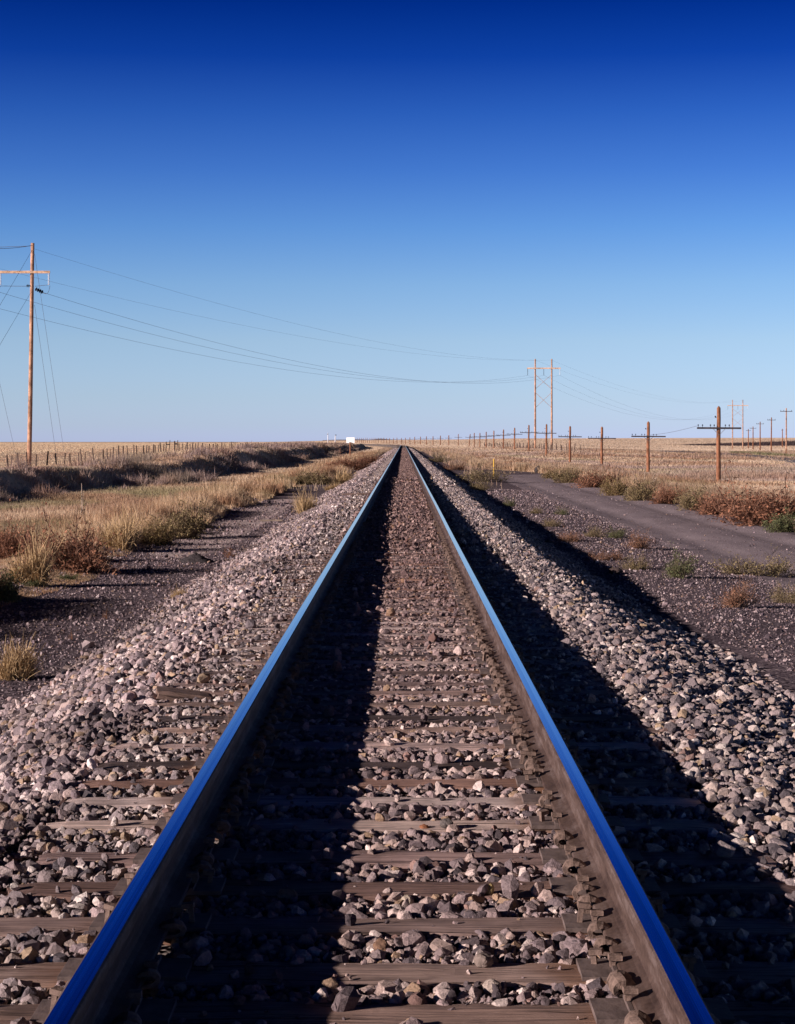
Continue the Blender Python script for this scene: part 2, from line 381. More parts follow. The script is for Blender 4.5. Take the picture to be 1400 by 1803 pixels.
# ------------------------------------------------------------------ the railway: rails, sleepers with plates, spikes and anchors
TIE_Y = [4.05, 4.52, 4.92, 5.31, 5.83, 6.31, 6.77, 7.36, 7.84, 8.26, 8.71, 9.26, 9.80, 10.20, 10.75, 11.22, 11.62, 12.2, 12.75, 13.15]
while TIE_Y[-1] < 75: TIE_Y.append(TIE_Y[-1] + .5 + .08 * (random.random() - .5))
TIE_C = {0: (.15, .10, .075), 1: (.15, .11, .085), 2: (.20, .145, .115), 3: (.26, .20, .165), 4: (.23, .175, .15), 5: (.15, .10, .08), 6: (.25, .185, .165), 7: (.42, .35, .30), 8: (.50, .43, .39),
         9: (.25, .16, .12), 10: (.055, .04, .036), 11: (.44, .355, .32), 12: (.36, .27, .22), 13: (.06, .045, .04), 14: (.20, .15, .125), 15: (.27, .2, .17)}
HEAD = .717 + .0365     # rail centre from the track centre
track = thing('railway_track', 'single railway track with polished steel rails on weathered wooden sleepers running straight to the horizon', 'railway track')
hp = [(0, 0), (.0275, -.0010), (.0335, -.0045), (.0360, -.011), (.0368, -.018), (.0375, -.036), (.033, -.041), (.013, -.051), (.0095, -.060), (.0088, -.095), (.0095, -.128), (.0135, -.143), (.030, -.152), (.072, -.164), (.076, -.168), (.076, -.179), (0, -.180)]
prof = hp + [(-x, z) for x, z in hp[-2:0:-1]]
npf = len(prof)
ry = np.concatenate([np.arange(1.0, 560, 2.5), np.arange(560, 1560, 10)])
for s in (-1, 1):
    V = []
    for i, y in enumerate(ry):
        wob = .003 * (vnoise(y, 0, 14, 40 + s) - .5) * 2 + .0015 * (vnoise(y, 0, 5, 50 + s) - .5)
        zw = .006 * (vnoise(y, 0, 22, 60 + s) - .5)
        for (x, z) in prof: V.append((float(trackx(y)) + s * HEAD + x + wob, y, z + zw * 1.0 - .25 * float(sm(600, 900, y))))
    Q = [[i * npf + j, i * npf + (j + 1) % npf, (i + 1) * npf + (j + 1) % npf, (i + 1) * npf + j] for i in range(len(ry) - 1) for j in range(npf)]
    mi = [1 if j in (0, npf - 1) else 0 for i in range(len(ry) - 1) for j in range(npf)]
    mesh_np('rail', V, None, [M['rail_rust'], M['rail_top']], track, quads=Q, mi=mi, smooth=False)

def tie_mesh(seed, length=2.74):
    r = random.Random(seed); nxs = 30 if length > 2 else 5
    sec = [(-.112, -.17), (-.115, -.02), (-.104, 0), (-.035, .003), (.035, .002), (.104, 0), (.115, -.02), (.112, -.17)]
    V = []
    ph = [r.random() * 6 for _ in range(8)]
    for i in range(nxs + 1):
        x = (i / nxs - .5) * length
        e = 1 - .03 * (i in (0, nxs))
        for k, (y, z) in enumerate(sec):
            V.append((x + (r.random() - .5) * .025 * (i in (0, nxs)), y * e + .006 * math.sin(x * 3 + ph[k]) + (r.random() - .5) * .005, z - (.008 if i in (0, nxs) else 0) + .004 * math.sin(x * 4.3 + ph[-1 - k]) + (r.random() - .5) * .004))
    ns = len(sec)
    Q = [[i * ns + j, (i + 1) * ns + j, (i + 1) * ns + (j + 1) % ns, i * ns + (j + 1) % ns] for i in range(nxs) for j in range(ns)]
    V += [((-.5) * length, 0, -.09), (.5 * length, 0, -.09)]; c0 = (nxs + 1) * ns
    T = [[c0, j, (j + 1) % ns] for j in range(ns)] + [[c0 + 1, nxs * ns + (j + 1) % ns, nxs * ns + j] for j in range(ns)]
    return V, T, Q
tie_protos = []
for k in range(5):
    V, T, Q = tie_mesh(k * 3 + 1); me = mesh_np('sleeper', V, T, M['tie_wood'], track, quads=Q).data; tie_protos.append(me)
    bpy.data.objects.remove(bpy.data.objects[-1] if False else [o for o in C.objects if o.data == me][0])
# tie plate: flat plate with raised shoulders and square holes' edges
def plate_mb():
    mb = MB(); mb.box((0, 0, .0075), (.37, .19, .015)); mb.box((-.084, 0, .019), (.014, .19, .012)); mb.box((.084, 0, .019), (.014, .19, .012)); return mb
def spike_mb(h=.03, tilt=0):
    mb = MB(); M3 = Matrix.Rotation(tilt, 3, 'Y')
    mb.box(np.array(M3 @ Vector((0, 0, h / 2))), (.016, .016, h), M3)
    mb.box(np.array(M3 @ Vector((.008, 0, h + .006))), (.040, .030, .016), M3); return mb
def anchor_mb():
    cl = np.array([(.06, -.022), (0, -.026), (-.035, -.022), (-.056, -.004), (-.060, .022), (-.046, .046), (-.018, .056), (.010, .047), (.030, .030), (.044, .019)])
    th = np.array([.006, .008, .009, .010, .011, .012, .012, .010, .008, .004]) * .9; wd = np.array([.014, .017, .020, .024, .028, .034, .036, .030, .020, .010])
    f2 = np.linspace(0, len(cl) - 1, 28); cl = np.stack([np.interp(f2, range(len(th)), np.convolve(np.pad(cl[:, k], 1, mode='edge'), [.2, .6, .2], 'valid')) for k in (0, 1)], -1) * np.array([.80, .70]); th = np.interp(f2, range(len(wd)), th); wd = np.interp(f2, range(len(wd)), wd)
    V = []
    for i, (x, z) in enumerate(cl):
        d = cl[min(i + 1, len(cl) - 1)] - cl[max(i - 1, 0)]; d = d / np.linalg.norm(d); nrm = np.array([-d[1], d[0]])
        for sy, sn in ((-1, -1), (-1, .85), (-.6, 1.1), (.6, 1.1), (1, .85), (1, -1)):
            p = cl[i] + nrm * th[i] * sn; V.append((p[0], sy * wd[i], p[1]))
    n5 = 6
    Q = [[i * n5 + j, i * n5 + (j + 1) % n5, (i + 1) * n5 + (j + 1) % n5, (i + 1) * n5 + j] for i in range(len(cl) - 1) for j in range(n5)]
    T = []; mb = MB(); mb.add(V, None, Q); e = (len(cl) - 1) * n5
    mb.add([V[k] for k in range(6)], [[0, 1, 2], [0, 2, 3], [0, 3, 5], [3, 4, 5]]); mb.add([V[e + k] for k in range(6)], [[0, 2, 1], [0, 3, 2], [0, 5, 3], [3, 5, 4]])
    return mb
pm = plate_mb().build('tie_plate', M['plate']); pm_d = pm.data; bpy.data.objects.remove(pm)
spk = []
for h, t in ((.022, 0), (.055, .12), (.035, -.1)):
    o = spike_mb(h, t).build('spike', M['iron']); spk.append(o.data); bpy.data.objects.remove(o)
an = anchor_mb().build('rail_anchor', M['iron'], smooth=False); an_d = an.data; bpy.data.objects.remove(an)
TZ = -.195
def link(name, data, parent, loc, rot=(0, 0, 0), sc=(1, 1, 1)):
    o = bpy.data.objects.new(name, data); C.objects.link(o); o.parent = parent; o.location = loc; o.rotation_euler = rot; o.scale = sc; return o
restV, restT, restQ = MB(), None, None
for i, y in enumerate(TIE_Y):
    dx = random.uniform(-.07, .07)
    if i < 100:
        o = link('sleeper', tie_protos[i % 5], track, (TC + dx, y, TZ), (0, 0, random.uniform(-.008, .008)), (1, random.uniform(.94, 1.06), 1))
        c = TIE_C.get(i) or [(.2, .15, .135), (.29, .235, .21), (.10, .075, .065), (.36, .30, .27), (.24, .15, .11), (.16, .12, .105), (.42, .36, .33)][random.randrange(7)]
        o.color = (*(min(.7, v * 1.38 + .02) for v in c), 1)
        if i < 62:
            for s in (-1, 1):
                link('tie_plate', pm_d, o, (s * HEAD - dx, 0, .0))
                for q in (-1, 1):       # q=-1: gauge side for the right rail
                    link('spike', spk[0], o, (s * HEAD - dx + q * .088, random.uniform(-.06, .06), .012 + random.uniform(0, .02)), (0, 0, math.pi if q > 0 else 0))
                    if random.random() < .6:
                        link('spike', spk[1 + (i % 2)], o, (s * HEAD - dx + q * .135, random.uniform(-.05, .05), .008), (0, 0, math.pi if q > 0 else random.uniform(-.6, .6)))
                    for e in (-1, 1):
                        if i < 48 and (random.random() < .84):
                            link('rail_anchor', an_d, o, (s * HEAD - dx + q * .076, e * (.152 + random.uniform(0, .03)), .018), (random.uniform(-.2, .2), random.uniform(-.15, .15), (math.pi if q > 0 else 0) + random.uniform(-.22, .22)), (random.uniform(.8, .98), random.uniform(.7, .95), random.uniform(.72, .95)))
    else:
        me = tie_protos[i % 5]; v = np.zeros(len(me.vertices) * 3); me.vertices.foreach_get('co', v)
        qs = [list(p.vertices) for p in me.polygons]
        restV.add(v.reshape(-1, 3) + np.array([TC + dx, y, TZ]), [q for q in qs if len(q) == 3], [q for q in qs if len(q) == 4])
rs = restV.build('sleeper', M['tie_wood'], track); rs.color = (.2, .15, .125, 1); rs['kind'] = 'stuff'

# ------------------------------------------------------------------ loose stone
def hull_variants(n, pts, seed):
    r = np.random.default_rng(seed); outv = []
    for k in range(n):
        p = r.normal(size=(pts, 3)); p /= np.linalg.norm(p, axis=1)[:, None]; p *= (.86 + .2 * r.random((pts, 1))); p *= np.array([1, .62 + .36 * r.random(), .5 + .4 * r.random()])
        bm = bmesh.new(); vs_ = [bm.verts.new(v) for v in p]
        res = bmesh.ops.convex_hull(bm, input=vs_)
        bmesh.ops.delete(bm, geom=[v for v in bm.verts if not v.link_faces], context='VERTS')
        bmesh.ops.triangulate(bm, faces=bm.faces[:]); bm.verts.index_update()
        outv.append((np.array([v.co[:] for v in bm.verts]), np.array([[v.index for v in f_.verts] for f_ in bm.faces]))); bm.free()
    return outv
def rand_rot(n, r):
    q = r.normal(size=(n, 4)); q /= np.linalg.norm(q, axis=1)[:, None]; w, x, y, z = q.T
    return np.stack([1 - 2 * (y * y + z * z), 2 * (x * y - z * w), 2 * (x * z + y * w), 2 * (x * y + z * w), 1 - 2 * (x * x + z * z), 2 * (y * z - x * w), 2 * (x * z - y * w), 2 * (y * z + x * w), 1 - 2 * (x * x + y * y)], -1).reshape(n, 3, 3)
PAL = np.array([(.34, .29, .29), (.42, .355, .325), (.28, .245, .25), (.17, .15, .16), (.11, .10, .11), (.56, .50, .47), (.70, .65, .61), (.28, .20, .18), (.40, .31, .22), (.23, .20, .21)])
PW = np.array([.18, .15, .15, .14, .11, .10, .05, .04, .045, .06]); PW = PW / PW.sum()
def stones(Ppos, size, variants, r, tint=None):
    n_ = len(Ppos); idx = r.integers(0, len(variants), n_); Rm = rand_rot(n_, r)
    col = PAL[r.choice(len(PAL), n_, p=PW)] * (.69 + .46 * r.random((n_, 1)))
    if tint is not None: col = col * tint
    Vs, Ts, Cs = [], [], []; off = 0
    for k, (v, t) in enumerate(variants):
        s = np.where(idx == k)[0]
        if not len(s): continue
        vv = np.einsum('nij,vj->nvi', Rm[s], v) * size[s][:, None, None] + Ppos[s][:, None, :]
        Vs.append(vv.reshape(-1, 3)); Ts.append((t[None] + (np.arange(len(s)) * len(v))[:, None, None] + off).reshape(-1, 3)); off += len(s) * len(v)
        Cs.append(np.repeat(col[s], len(v), 0))
    return np.concatenate(Vs), np.concatenate(Ts), np.concatenate(Cs)
def merge(lst):
    Vs, Ts, Cs = [], [], []; o_ = 0
    for v, t, c in lst: Vs.append(v); Ts.append(t + o_); Cs.append(c); o_ += len(v)
    return np.concatenate(Vs), np.concatenate(Ts), np.concatenate(Cs)
HV = hull_variants(26, 26, 5); HS = hull_variants(16, 13, 6); HT = hull_variants(14, 8, 9)
tie_arr = np.array(TIE_Y)
def ballast(y0, y1, dens, smean, variants, seed, xmin=-3.45, xmax=3.75):
    r = np.random.default_rng(seed); n_ = int((y1 - y0) * (xmax - xmin) * dens)
    x = r.uniform(xmin, xmax, n_); y = r.uniform(y0, y1, n_)
    d = smean * np.exp(r.normal(0, .44, n_)); rad = np.clip(d, smean * .45, smean * 2.4) / 2
    # thin out towards the toes
    keep = r.random(n_) < 1 - .85 * sm(-3.0, -3.45, x) - .8 * sm(3.2, 3.8, x)
    k = np.clip(np.searchsorted(tie_arr, y), 1, len(tie_arr) - 1); dt = np.minimum(np.abs(y - tie_arr[k]), np.abs(y - tie_arr[k - 1]))
    on = (np.abs(x) < 1.42) & (dt < .082 - .018 * sm(8, 12, y) + rad * .45)
    pon = .02 + .05 * sm(10, 15, y) + .88 * sm(16, 36, y)
    pon = np.where((y > 4.3) & (y < 4.7), .7, pon)
    pon = np.where((x < -.95) & (y > 9), pon + .05, pon)
    keep &= ~on | (r.random(n_) < pon)
    railc = np.minimum(np.abs(x - HEAD), np.abs(x + HEAD))
    keep &= railc > .085 + rad * .6
    keep &= ~((railc < .21) & (dt < .10) & (y < 24))
    x, y, rad, on = x[keep], y[keep], rad[keep], on[keep]
    z = bedz(x, y) + r.uniform(-.3, .45, len(x)) * rad + .012
    z = np.where(on, TZ + rad * .5, z)
    z = np.where((np.abs(x) < 1.45) & ~on, np.minimum(z, -.182 - rad * .55 - (.007 + rad * .1) * sm(7.5, 11, y) * (1 - sm(22, 32, y))), z)
    tint = np.ones((len(x), 3))
    ins = (np.abs(x) < .95)[:, None]; ft = sm(8, 22, y)[:, None]
    tint = np.where(ins, (1 - ft) * np.array([1.14, 1.0, .96]) + ft * np.array([.80, .62, .58]), tint * np.array([1.18, 1.10, 1.06]))
    tint = np.where((x < -1.35)[:, None], np.array([1.36, 1.22, 1.20]) * (1 - .42 * sm(.5, .7, fbm(x, y, 1.3, 61)))[:, None], tint)
    return stones(np.stack([x + trackx(y), y, z], -1), rad, variants, r, tint)
parts = [ballast(3.6, 10, 1000, .043, HV, 1), ballast(3.6, 10, 2200, .017, HS, 2), ballast(10, 20, 760, .047, HV, 3), ballast(10, 16, 500, .026, HS, 13),
         ballast(20, 60, 560, .047, HT, 4), ballast(60, 150, 170, .068, HT, 5), ballast(150, 420, 34, .10, HT, 6)]
V, T, Cc = merge(parts)
tag(mesh_np('ballast_stones', V, T, M['stone'], col=Cc), 'loose crushed stone filling and flanking the railway track', 'ballast', kind='stuff')
# scattered gravel on the cinder paths
def gravel(n_, x0, x1, y0, y1, smean, seed):
    r = np.random.default_rng(seed); x = r.uniform(x0, x1, n_); y = y0 * (y1 / y0) ** r.random(n_)
    sel = r.random(n_) < .35 + .9 * fbm(x, y, 1.6, 33)
    x, y = x[sel], y[sel]; rad = smean * np.exp(r.normal(0, .45, len(x))) / 2 * (1 + y / 60)
    return stones(np.stack([x, y, G(x, y) + rad * .25], -1), rad, HS, r, np.array([.84, .74, .77]))
V, T, Cc = merge([gravel(42000, -7, -2.9, 12, 70, .020, 51), gravel(34000, 3.0, 5.6, 12, 80, .015, 52), gravel(2500, 5.4, 11, 25, 90, .014, 53)])
tag(mesh_np('gravel', V, T, M['stone'], col=Cc), 'fine loose gravel scattered over the dark cinder strips beside the track', 'gravel', kind='stuff')

# single stones one can pick out
def rock(name, label, px, py, wpx, h, zl, c, seed, squash=.8, mat_=None):
    Y = F * (CAMZ - zl) / (py - CY); X = (px - CX) / F * Y; rad = wpx / F * Y / 2
    r = np.random.default_rng(seed); bm = bmesh.new(); bmesh.ops.create_icosphere(bm, subdivisions=3, radius=1)
    pl = [(lambda v: v / np.linalg.norm(v))(r.normal(size=3)) for _ in range(9)]
    for v in bm.verts:
        p = np.array(v.co)
        for q in pl:
            e = p @ q - .78
            if e > 0: p = p - q * e * .85
        nn = .06 * math.sin(p[0] * 7 + seed) * math.sin(p[1] * 6 + 2 * seed) + .04 * math.sin(p[2] * 11 + p[0] * 9)
        v.co = Vector(p * (1 + nn)) * rad
        v.co.z *= squash; v.co.y *= .85
    Vv = np.array([v.co[:] for v in bm.verts]); Tv = np.array([[v.index for v in f_.verts] for f_ in bm.faces]); bm.free()
    o = mesh_np(name, Vv, Tv, M['stone'], col=np.tile(np.array(c), (len(Vv), 1)), loc=(X, Y, zl + rad * squash * .75))
    o.rotation_euler = (0, 0, r.uniform(0, 6)); return tag(o, label, 'stone', 'loose stones lying between the rails')
rock('stone', 'pitted grey-brown stone lying alone on the second visible sleeper inside the right rail', 851, 1702, 40, 0, TZ, (.27, .21, .18), 3, .7)
rock('stone', 'large smooth pale stone in the ballast nearest the bottom edge between the rails', 866, 1752, 42, 0, -.215, (.46, .37, .31), 5, .75)
rock('stone', 'small yellowish block of stone standing on a dark brown sleeper', 862, 1574, 20, 0, TZ, (.38, .28, .13), 8, 1.1)
rock('stone', 'rust-coloured broken stone in the crib beside the pale sleepers', 748, 1466, 24, 0, -.215, (.33, .14, .075), 12, .7)
rock('stone', 'round reddish-brown porous stone close to the rail shadow near the bottom', 672, 1681, 36, 0, -.215, (.25, .15, .10), 15, .9)
rock('stone', 'dark grey lump of stone resting on the pale grey sleeper', 786, 1458, 25, 0, TZ, (.16, .135, .125), 19, .8)
rock('stone', 'pale angular stone standing up out of the ballast beside a dark sleeper', 716, 1600, 26, 0, -.22, (.50, .41, .32), 23, 1.1)

# ------------------------------------------------------------------ weeds and bushes that can be told apart
def twig_arrays(r, n_main, n_side, upright, droop, wid, spread=1.0):
    """curving stems from the root plus side twigs, as thin strips; unit height; returns arrays and the twig ends"""
    paths = []; cen = [(r.normal(0, .24), r.normal(0, .24), r.uniform(.5, 1.0)) for _ in range(6)]; cen[0] = (0, 0, 1.0)
    for k in range(n_main):
        cc = cen[r.integers(0, 6)]
        if n_side == 0: cc = (cc[0] * .8, cc[1] * .8, max(cc[2], .8))
        az = r.uniform(0, 6.283); el = math.asin(min(.98, max(.05, r.beta(2, 1.3) * (1 - upright) + upright)))
        d = np.array([math.cos(az) * math.cos(el) * spread, math.sin(az) * math.cos(el) * spread, math.sin(el)]); Ln = cc[2] * r.uniform(.6, 1.05) * (.72 + .3 * math.sin(3 * az + 4 * el + n_main) * math.sin(2 * az + 1.3 * n_side))
        p = np.array([cc[0] + r.normal(0, .06), cc[1] + r.normal(0, .06), 0]); pts = [p]
        for s in range(4):
            d = d + r.normal(0, .16, 3) - np.array([0, 0, droop * s * .09]); d /= np.linalg.norm(d); p = p + d * Ln / 4; p[2] = max(p[2], .01); pts.append(p)
        paths.append((np.array(pts), wid))
    base = list(paths)
    for k in range(n_side):
        pp = base[r.integers(0, len(base))][0]; i = r.integers(1, 4); t = r.random(); p = pp[i] * (1 - t) + pp[i + 1] * t
        d = r.normal(0, 1, 3); d[2] = abs(d[2]) * .8 + .15; o_ = p * np.array([1, 1, .4]); d = d / np.linalg.norm(d) + 1.1 * o_ / (np.linalg.norm(o_) + .1); d /= np.linalg.norm(d); Ln = r.uniform(.10, .30); pts = [p]
        for s in range(2):
            d = d + r.normal(0, .22, 3); d /= np.linalg.norm(d); p = p + d * Ln / 2; p[2] = max(p[2], .01); pts.append(p)
        paths.append((np.array(pts), wid * .6))
    V, T, ends = [], [], []; o_ = 0
    for pts, w in paths:
        n_ = len(pts); a = r.uniform(0, 3.14); s = np.array([math.cos(a), math.sin(a), .2]) * w / 2
        for i, p in enumerate(pts):
            k_ = 1 - .65 * i / (n_ - 1); V += [p + s * k_, p - s * k_]
        for i in range(n_ - 1): T += [[o_ + 2 * i, o_ + 2 * i + 1, o_ + 2 * i + 3], [o_ + 2 * i, o_ + 2 * i + 3, o_ + 2 * i + 2]]
        o_ += 2 * n_; ends.append(pts[-1]); ends.append(pts[-2])
    return np.array(V), np.array(T), np.array(ends)
def leaf_arrays(r, ends, n_, size, jit):
    c = ends[r.integers(0, len(ends), n_)] + r.normal(0, jit, (n_, 3)); c[:, 2] = np.abs(c[:, 2])
    a = r.normal(size=(n_, 3)); a /= np.linalg.norm(a, axis=1)[:, None]; b_ = np.cross(a, r.normal(size=(n_, 3))); b_ /= np.linalg.norm(b_, axis=1)[:, None]
    s = size * (.6 + .8 * r.random((n_, 1)))
    V = np.stack([c - a * s, c + b_ * s * .4, c + a * s, c - b_ * s * .4], 1).reshape(-1, 3)
    T = (np.array([[0, 1, 2], [0, 2, 3]])[None] + (np.arange(n_) * 4)[:, None, None]).reshape(-1, 3); return V, T
KINDS_ = {  # stems, side twigs, uprightness, droop, strip width, spread, leaves, leaf size, stem colour, leaf colour
 'tumbleweed': (190, 1900, .0, .3, .022, 1.0, 3600, .024, (.27, .145, .095), (.31, .145, .085)),
 'dry_bush': (160, 1300, .05, .3, .020, 1.0, 2800, .026, (.30, .20, .11), (.24, .175, .075)),
 'green_bush': (120, 900, .1, .3, .018, 1.0, 4200, .030, (.17, .14, .075), (.14, .15, .07)),
 'olive_bush': (140, 1200, .05, .3, .020, 1.0, 3600, .028, (.27, .19, .12), (.25, .19, .095)),
 'wispy_red': (90, 700, .05, .5, .022, 1.15, 1500, .022, (.25, .15, .10), (.30, .15, .09)),
 'wispy_green': (90, 600, .05, .5, .020, 1.15, 1900, .026, (.17, .14, .08), (.13, .14, .065)),
 'wispy_olive': (90, 700, .05, .5, .020, 1.15, 1700, .024, (.26, .19, .12), (.23, .18, .09)),
 'straw_clump': (900, 0, .5, 1.1, .022, .9, 0, 0, (.52, .36, .19), (.5, .4, .2)),
 'sparse_weed': (26, 150, .25, .1, .022, .8, 330, .03, (.30, .15, .08), (.33, .15, .07))}
protos = {}
def proto(kind, v):
    if (kind, v) in protos: return protos[(kind, v)]
    nm, nsd, up, dr, wd, spd, nl, ls, sc_, lc = KINDS_[kind]; r = np.random.default_rng(sum(map(ord, kind)) + v * 31)
    V, T, E = twig_arrays(r, nm, nsd, up, dr, wd, spd)
    V[:, 0:2] *= .80
    cs = np.array(sc_) * (.7 + .6 * r.random((len(V) // 2, 1))).repeat(2, 0)[:len(V)]
    st = mesh_np('stems', V, T, M['twig'], col=cs); sd_ = st.data; bpy.data.objects.remove(st); ld = None
    if nl:
        E = E * np.array([.8, .8, 1]); LV, LT = leaf_arrays(r, E, nl, ls, .035); lcx = (np.array(lc) * (.55 + .9 * r.random((nl, 1)))).repeat(4, 0)
        lf = mesh_np('foliage', LV, LT, M['twig'], col=lcx); ld = lf.data; bpy.data.objects.remove(lf)
    protos[(kind, v)] = (sd_, ld); return protos[(kind, v)]
bush_n = [0]; CLEAR = []
def bush(kind, label, px, py, hpx, wpx, name=None, cat='weed', group=None, wisp=False):
    nm0 = kind
    if wisp: kind = {'tumbleweed': 'wispy_red', 'dry_bush': 'wispy_olive', 'olive_bush': 'wispy_olive', 'green_bush': 'wispy_green'}[kind]; wpx *= 1.12; name = 'low_weed'
    X, Y, Z = ground_at(px, py); v = bush_n[0] % 3; bush_n[0] += 1
    gs = (1.4 if kind == 'tumbleweed' else 1.22) if not wisp else 1.1
    H = hpx / F * Y * (1.12 if not wisp else 1.05); Wd = wpx / F * Y * gs
    CLEAR.append((X, Y, Wd * .5))
    t = thing(name or kind, label, cat, (X, Y, Z - .02), random.uniform(0, 6.28), group); sd_, ld = proto(kind, v)
    sc = (Wd / 1.2, Wd / 1.2, H / (.60 if wisp else .8))
    for nm, d in (('stems', sd_), ('foliage', ld)):
        if d: o = bpy.data.objects.new(nm, d); C.objects.link(o); o.parent = t; o.scale = sc
    return t
gL, gR, gB = 'weeds along the left grass edge', 'weeds scattered on the right cinder strip', 'bushes along the far edge of the dirt track'
bush('tumbleweed', 'big reddish-brown round tumbleweed on the left edge of the black cinders', 138, 1006, 92, 118, group=gL)
bush('straw_clump', 'tall pale straw grass clump just left of the big reddish tumbleweed', 55, 1030, 88, 84, 'grass_clump', 'grass clump', gL)
bush('straw_clump', 'pale arching straw grass clump just right of the big reddish tumbleweed', 222, 968, 72, 84, 'grass_clump', 'grass clump', gL)
bush('olive_bush', 'dark olive-brown bush where the pinkish gravel begins on the left', 318, 948, 58, 84, group=gL)
bush('dry_bush', 'brownish dry bush between the arching straw clump and the olive-brown bush', 268, 960, 52, 70, group=gL)
bush('green_bush', 'dark green bush cut by the left picture edge above the black cinders', 4, 1058, 62, 60, group=gL)
bush('green_bush', 'small low green plant at the foot of the big reddish tumbleweed', 119, 1022, 15, 26, 'green_weed', group=gL)
bush('green_bush', 'low green tuft at the foot of the tall pale straw clump', 58, 1032, 14, 34, 'green_weed', group=gL)
bush('tumbleweed', 'reddish dry bush at the left picture edge behind the tall straw clump', 12, 985, 70, 76, group=gL)
bush('straw_clump', 'bristly orange straw tuft alone on the cinders at the left edge', 36, 1196, 82, 92, 'grass_clump', 'grass clump')
bush('straw_clump', 'small greenish straw tuft at the foot of the left ballast slope', 314, 1060, 30, 40, 'grass_clump', 'grass clump')
bush('straw_clump', 'spiky straw tuft on the pale ballast beside the left rail', 535, 910, 50, 54, 'grass_clump', 'grass clump')
bush('straw_clump', 'rounded pale straw clump below the white board on the left ballast edge', 604, 853, 28, 60, 'grass_clump', 'grass clump')
bush('straw_clump', 'low straw clump below and left of the rounded straw clump', 586, 864, 16, 34, 'grass_clump', 'grass clump')
bush('tumbleweed', 'dark reddish bush around the foot of the white board post', 612, 827, 24, 66)
bush('tumbleweed', 'dark reddish bush on the ballast edge right of the white board post', 646, 818, 20, 40)
bush('olive_bush', 'olive bush spilling toward the ballast left of the rounded straw clump', 556, 853, 28, 62)
bush('sparse_weed', 'tiny red weed sprouting alone in the black cinders, higher of two', 185, 1090, 20, 10, 'small_weed')
bush('sparse_weed', 'tiny red weed sprouting alone in the black cinders, lower of two', 125, 1126, 18, 9, 'small_weed')
bush('sparse_weed', 'thin straw-coloured weed on cinders beside the dark gravel mound', 402, 982, 20, 26, 'small_weed')
bush('tumbleweed', 'huge red tumbleweed thicket at the right end of the bushes', 1338, 922, 72, 150, group=gB)
bush('tumbleweed', 'reddish-brown tumbleweed just left of the huge red thicket', 1268, 906, 44, 66, group=gB)
bush('green_bush', 'bright green bush in front of the huge red thicket', 1376, 937, 36, 54, group=gB)
bush('olive_bush', 'olive-green bush between two reddish tumbleweeds behind the dirt track', 1222, 897, 40, 60, group=gB)
bush('tumbleweed', 'small rust-red tumbleweed left of the olive-green bush', 1172, 887, 38, 46, group=gB)
bush('olive_bush', 'yellowish leafy bush under the tall leafy stalks behind the dirt track', 1124, 881, 42, 52, group=gB)
bush('dry_bush', 'dun dry bush left of the yellowish leafy bush', 1082, 872, 40, 50, group=gB)
bush('tumbleweed', 'orange-red bush near the bend of the far track edge', 1044, 858, 34, 58, group=gB)
bush('olive_bush', 'olive tufted bush right of the dark boulder', 1000, 850, 30, 48, group=gB)
bush('dry_bush', 'straw-brown low bush beside the dark boulder', 974, 842, 20, 32, group=gB)
bush('tumbleweed', 'upright coral-red weed standing on the edge of the dirt track', 1127, 966, 34, 40, group=gR, wisp=True)
bush('tumbleweed', 'flat reddish-brown weed below and left of the coral-red weed', 1067, 986, 22, 46, group=gR, wisp=True)
bush('olive_bush', 'low olive weed below the coral-red weed', 1115, 1002, 26, 46, group=gR, wisp=True)
bush('green_bush', 'fresh green weed with feathery sides right of the low olive weed', 1202, 1018, 42, 56, group=gR, wisp=True)
bush('olive_bush', 'wide straw-olive weed near the right picture edge', 1350, 1013, 46, 98, group=gR, wisp=True)
bush('tumbleweed', 'rusty dry weed, lowest of the weeds on the right', 1296, 1070, 46, 68, group=gR, wisp=True)
bush('dry_bush', 'thin dry brown weed cut by the right picture edge', 1388, 1062, 36, 46, group=gR, wisp=True)
bush('tumbleweed', 'reddish low weed at the left end of the weed patch', 1006, 954, 22, 42, group=gR, wisp=True)
bush('olive_bush', 'olive-green weed in the middle of the weed patch', 1056, 946, 20, 38, group=gR, wisp=True)
bush('green_bush', 'greener weed touching the left of the coral-red weed', 1086, 948, 18, 36, group=gR, wisp=True)
bush('green_bush', 'small bright green weed beside the dirt track edge', 987, 906, 13, 24, group=gR, wisp=True)
bush('olive_bush', 'pair-like small olive weed left of the bright green one', 949, 904, 12, 24, group=gR, wisp=True)
bush('olive_bush', 'dull olive weed below the small bright green weed', 972, 927, 16, 34, group=gR, wisp=True)
bush('green_bush', 'lone small green weed close to the right ballast toe', 895, 892, 15, 22, group=gR, wisp=True)
bush('dry_bush', 'red-brown flat bush in front of the yellow marker post', 852, 864, 20, 40, group=gR, wisp=True)
bush('olive_bush', 'green-brown bush at the foot of the yellow marker post', 852, 848, 26, 60, group=gR, wisp=True)
bush('tumbleweed', 'rusty bush on the verge left of the yellow marker post', 800, 828, 16, 30, group=gR, wisp=True)
bush('olive_bush', 'olive bush on the verge nearest the far end of the rails', 782, 814, 13, 36, group=gR, wisp=True)
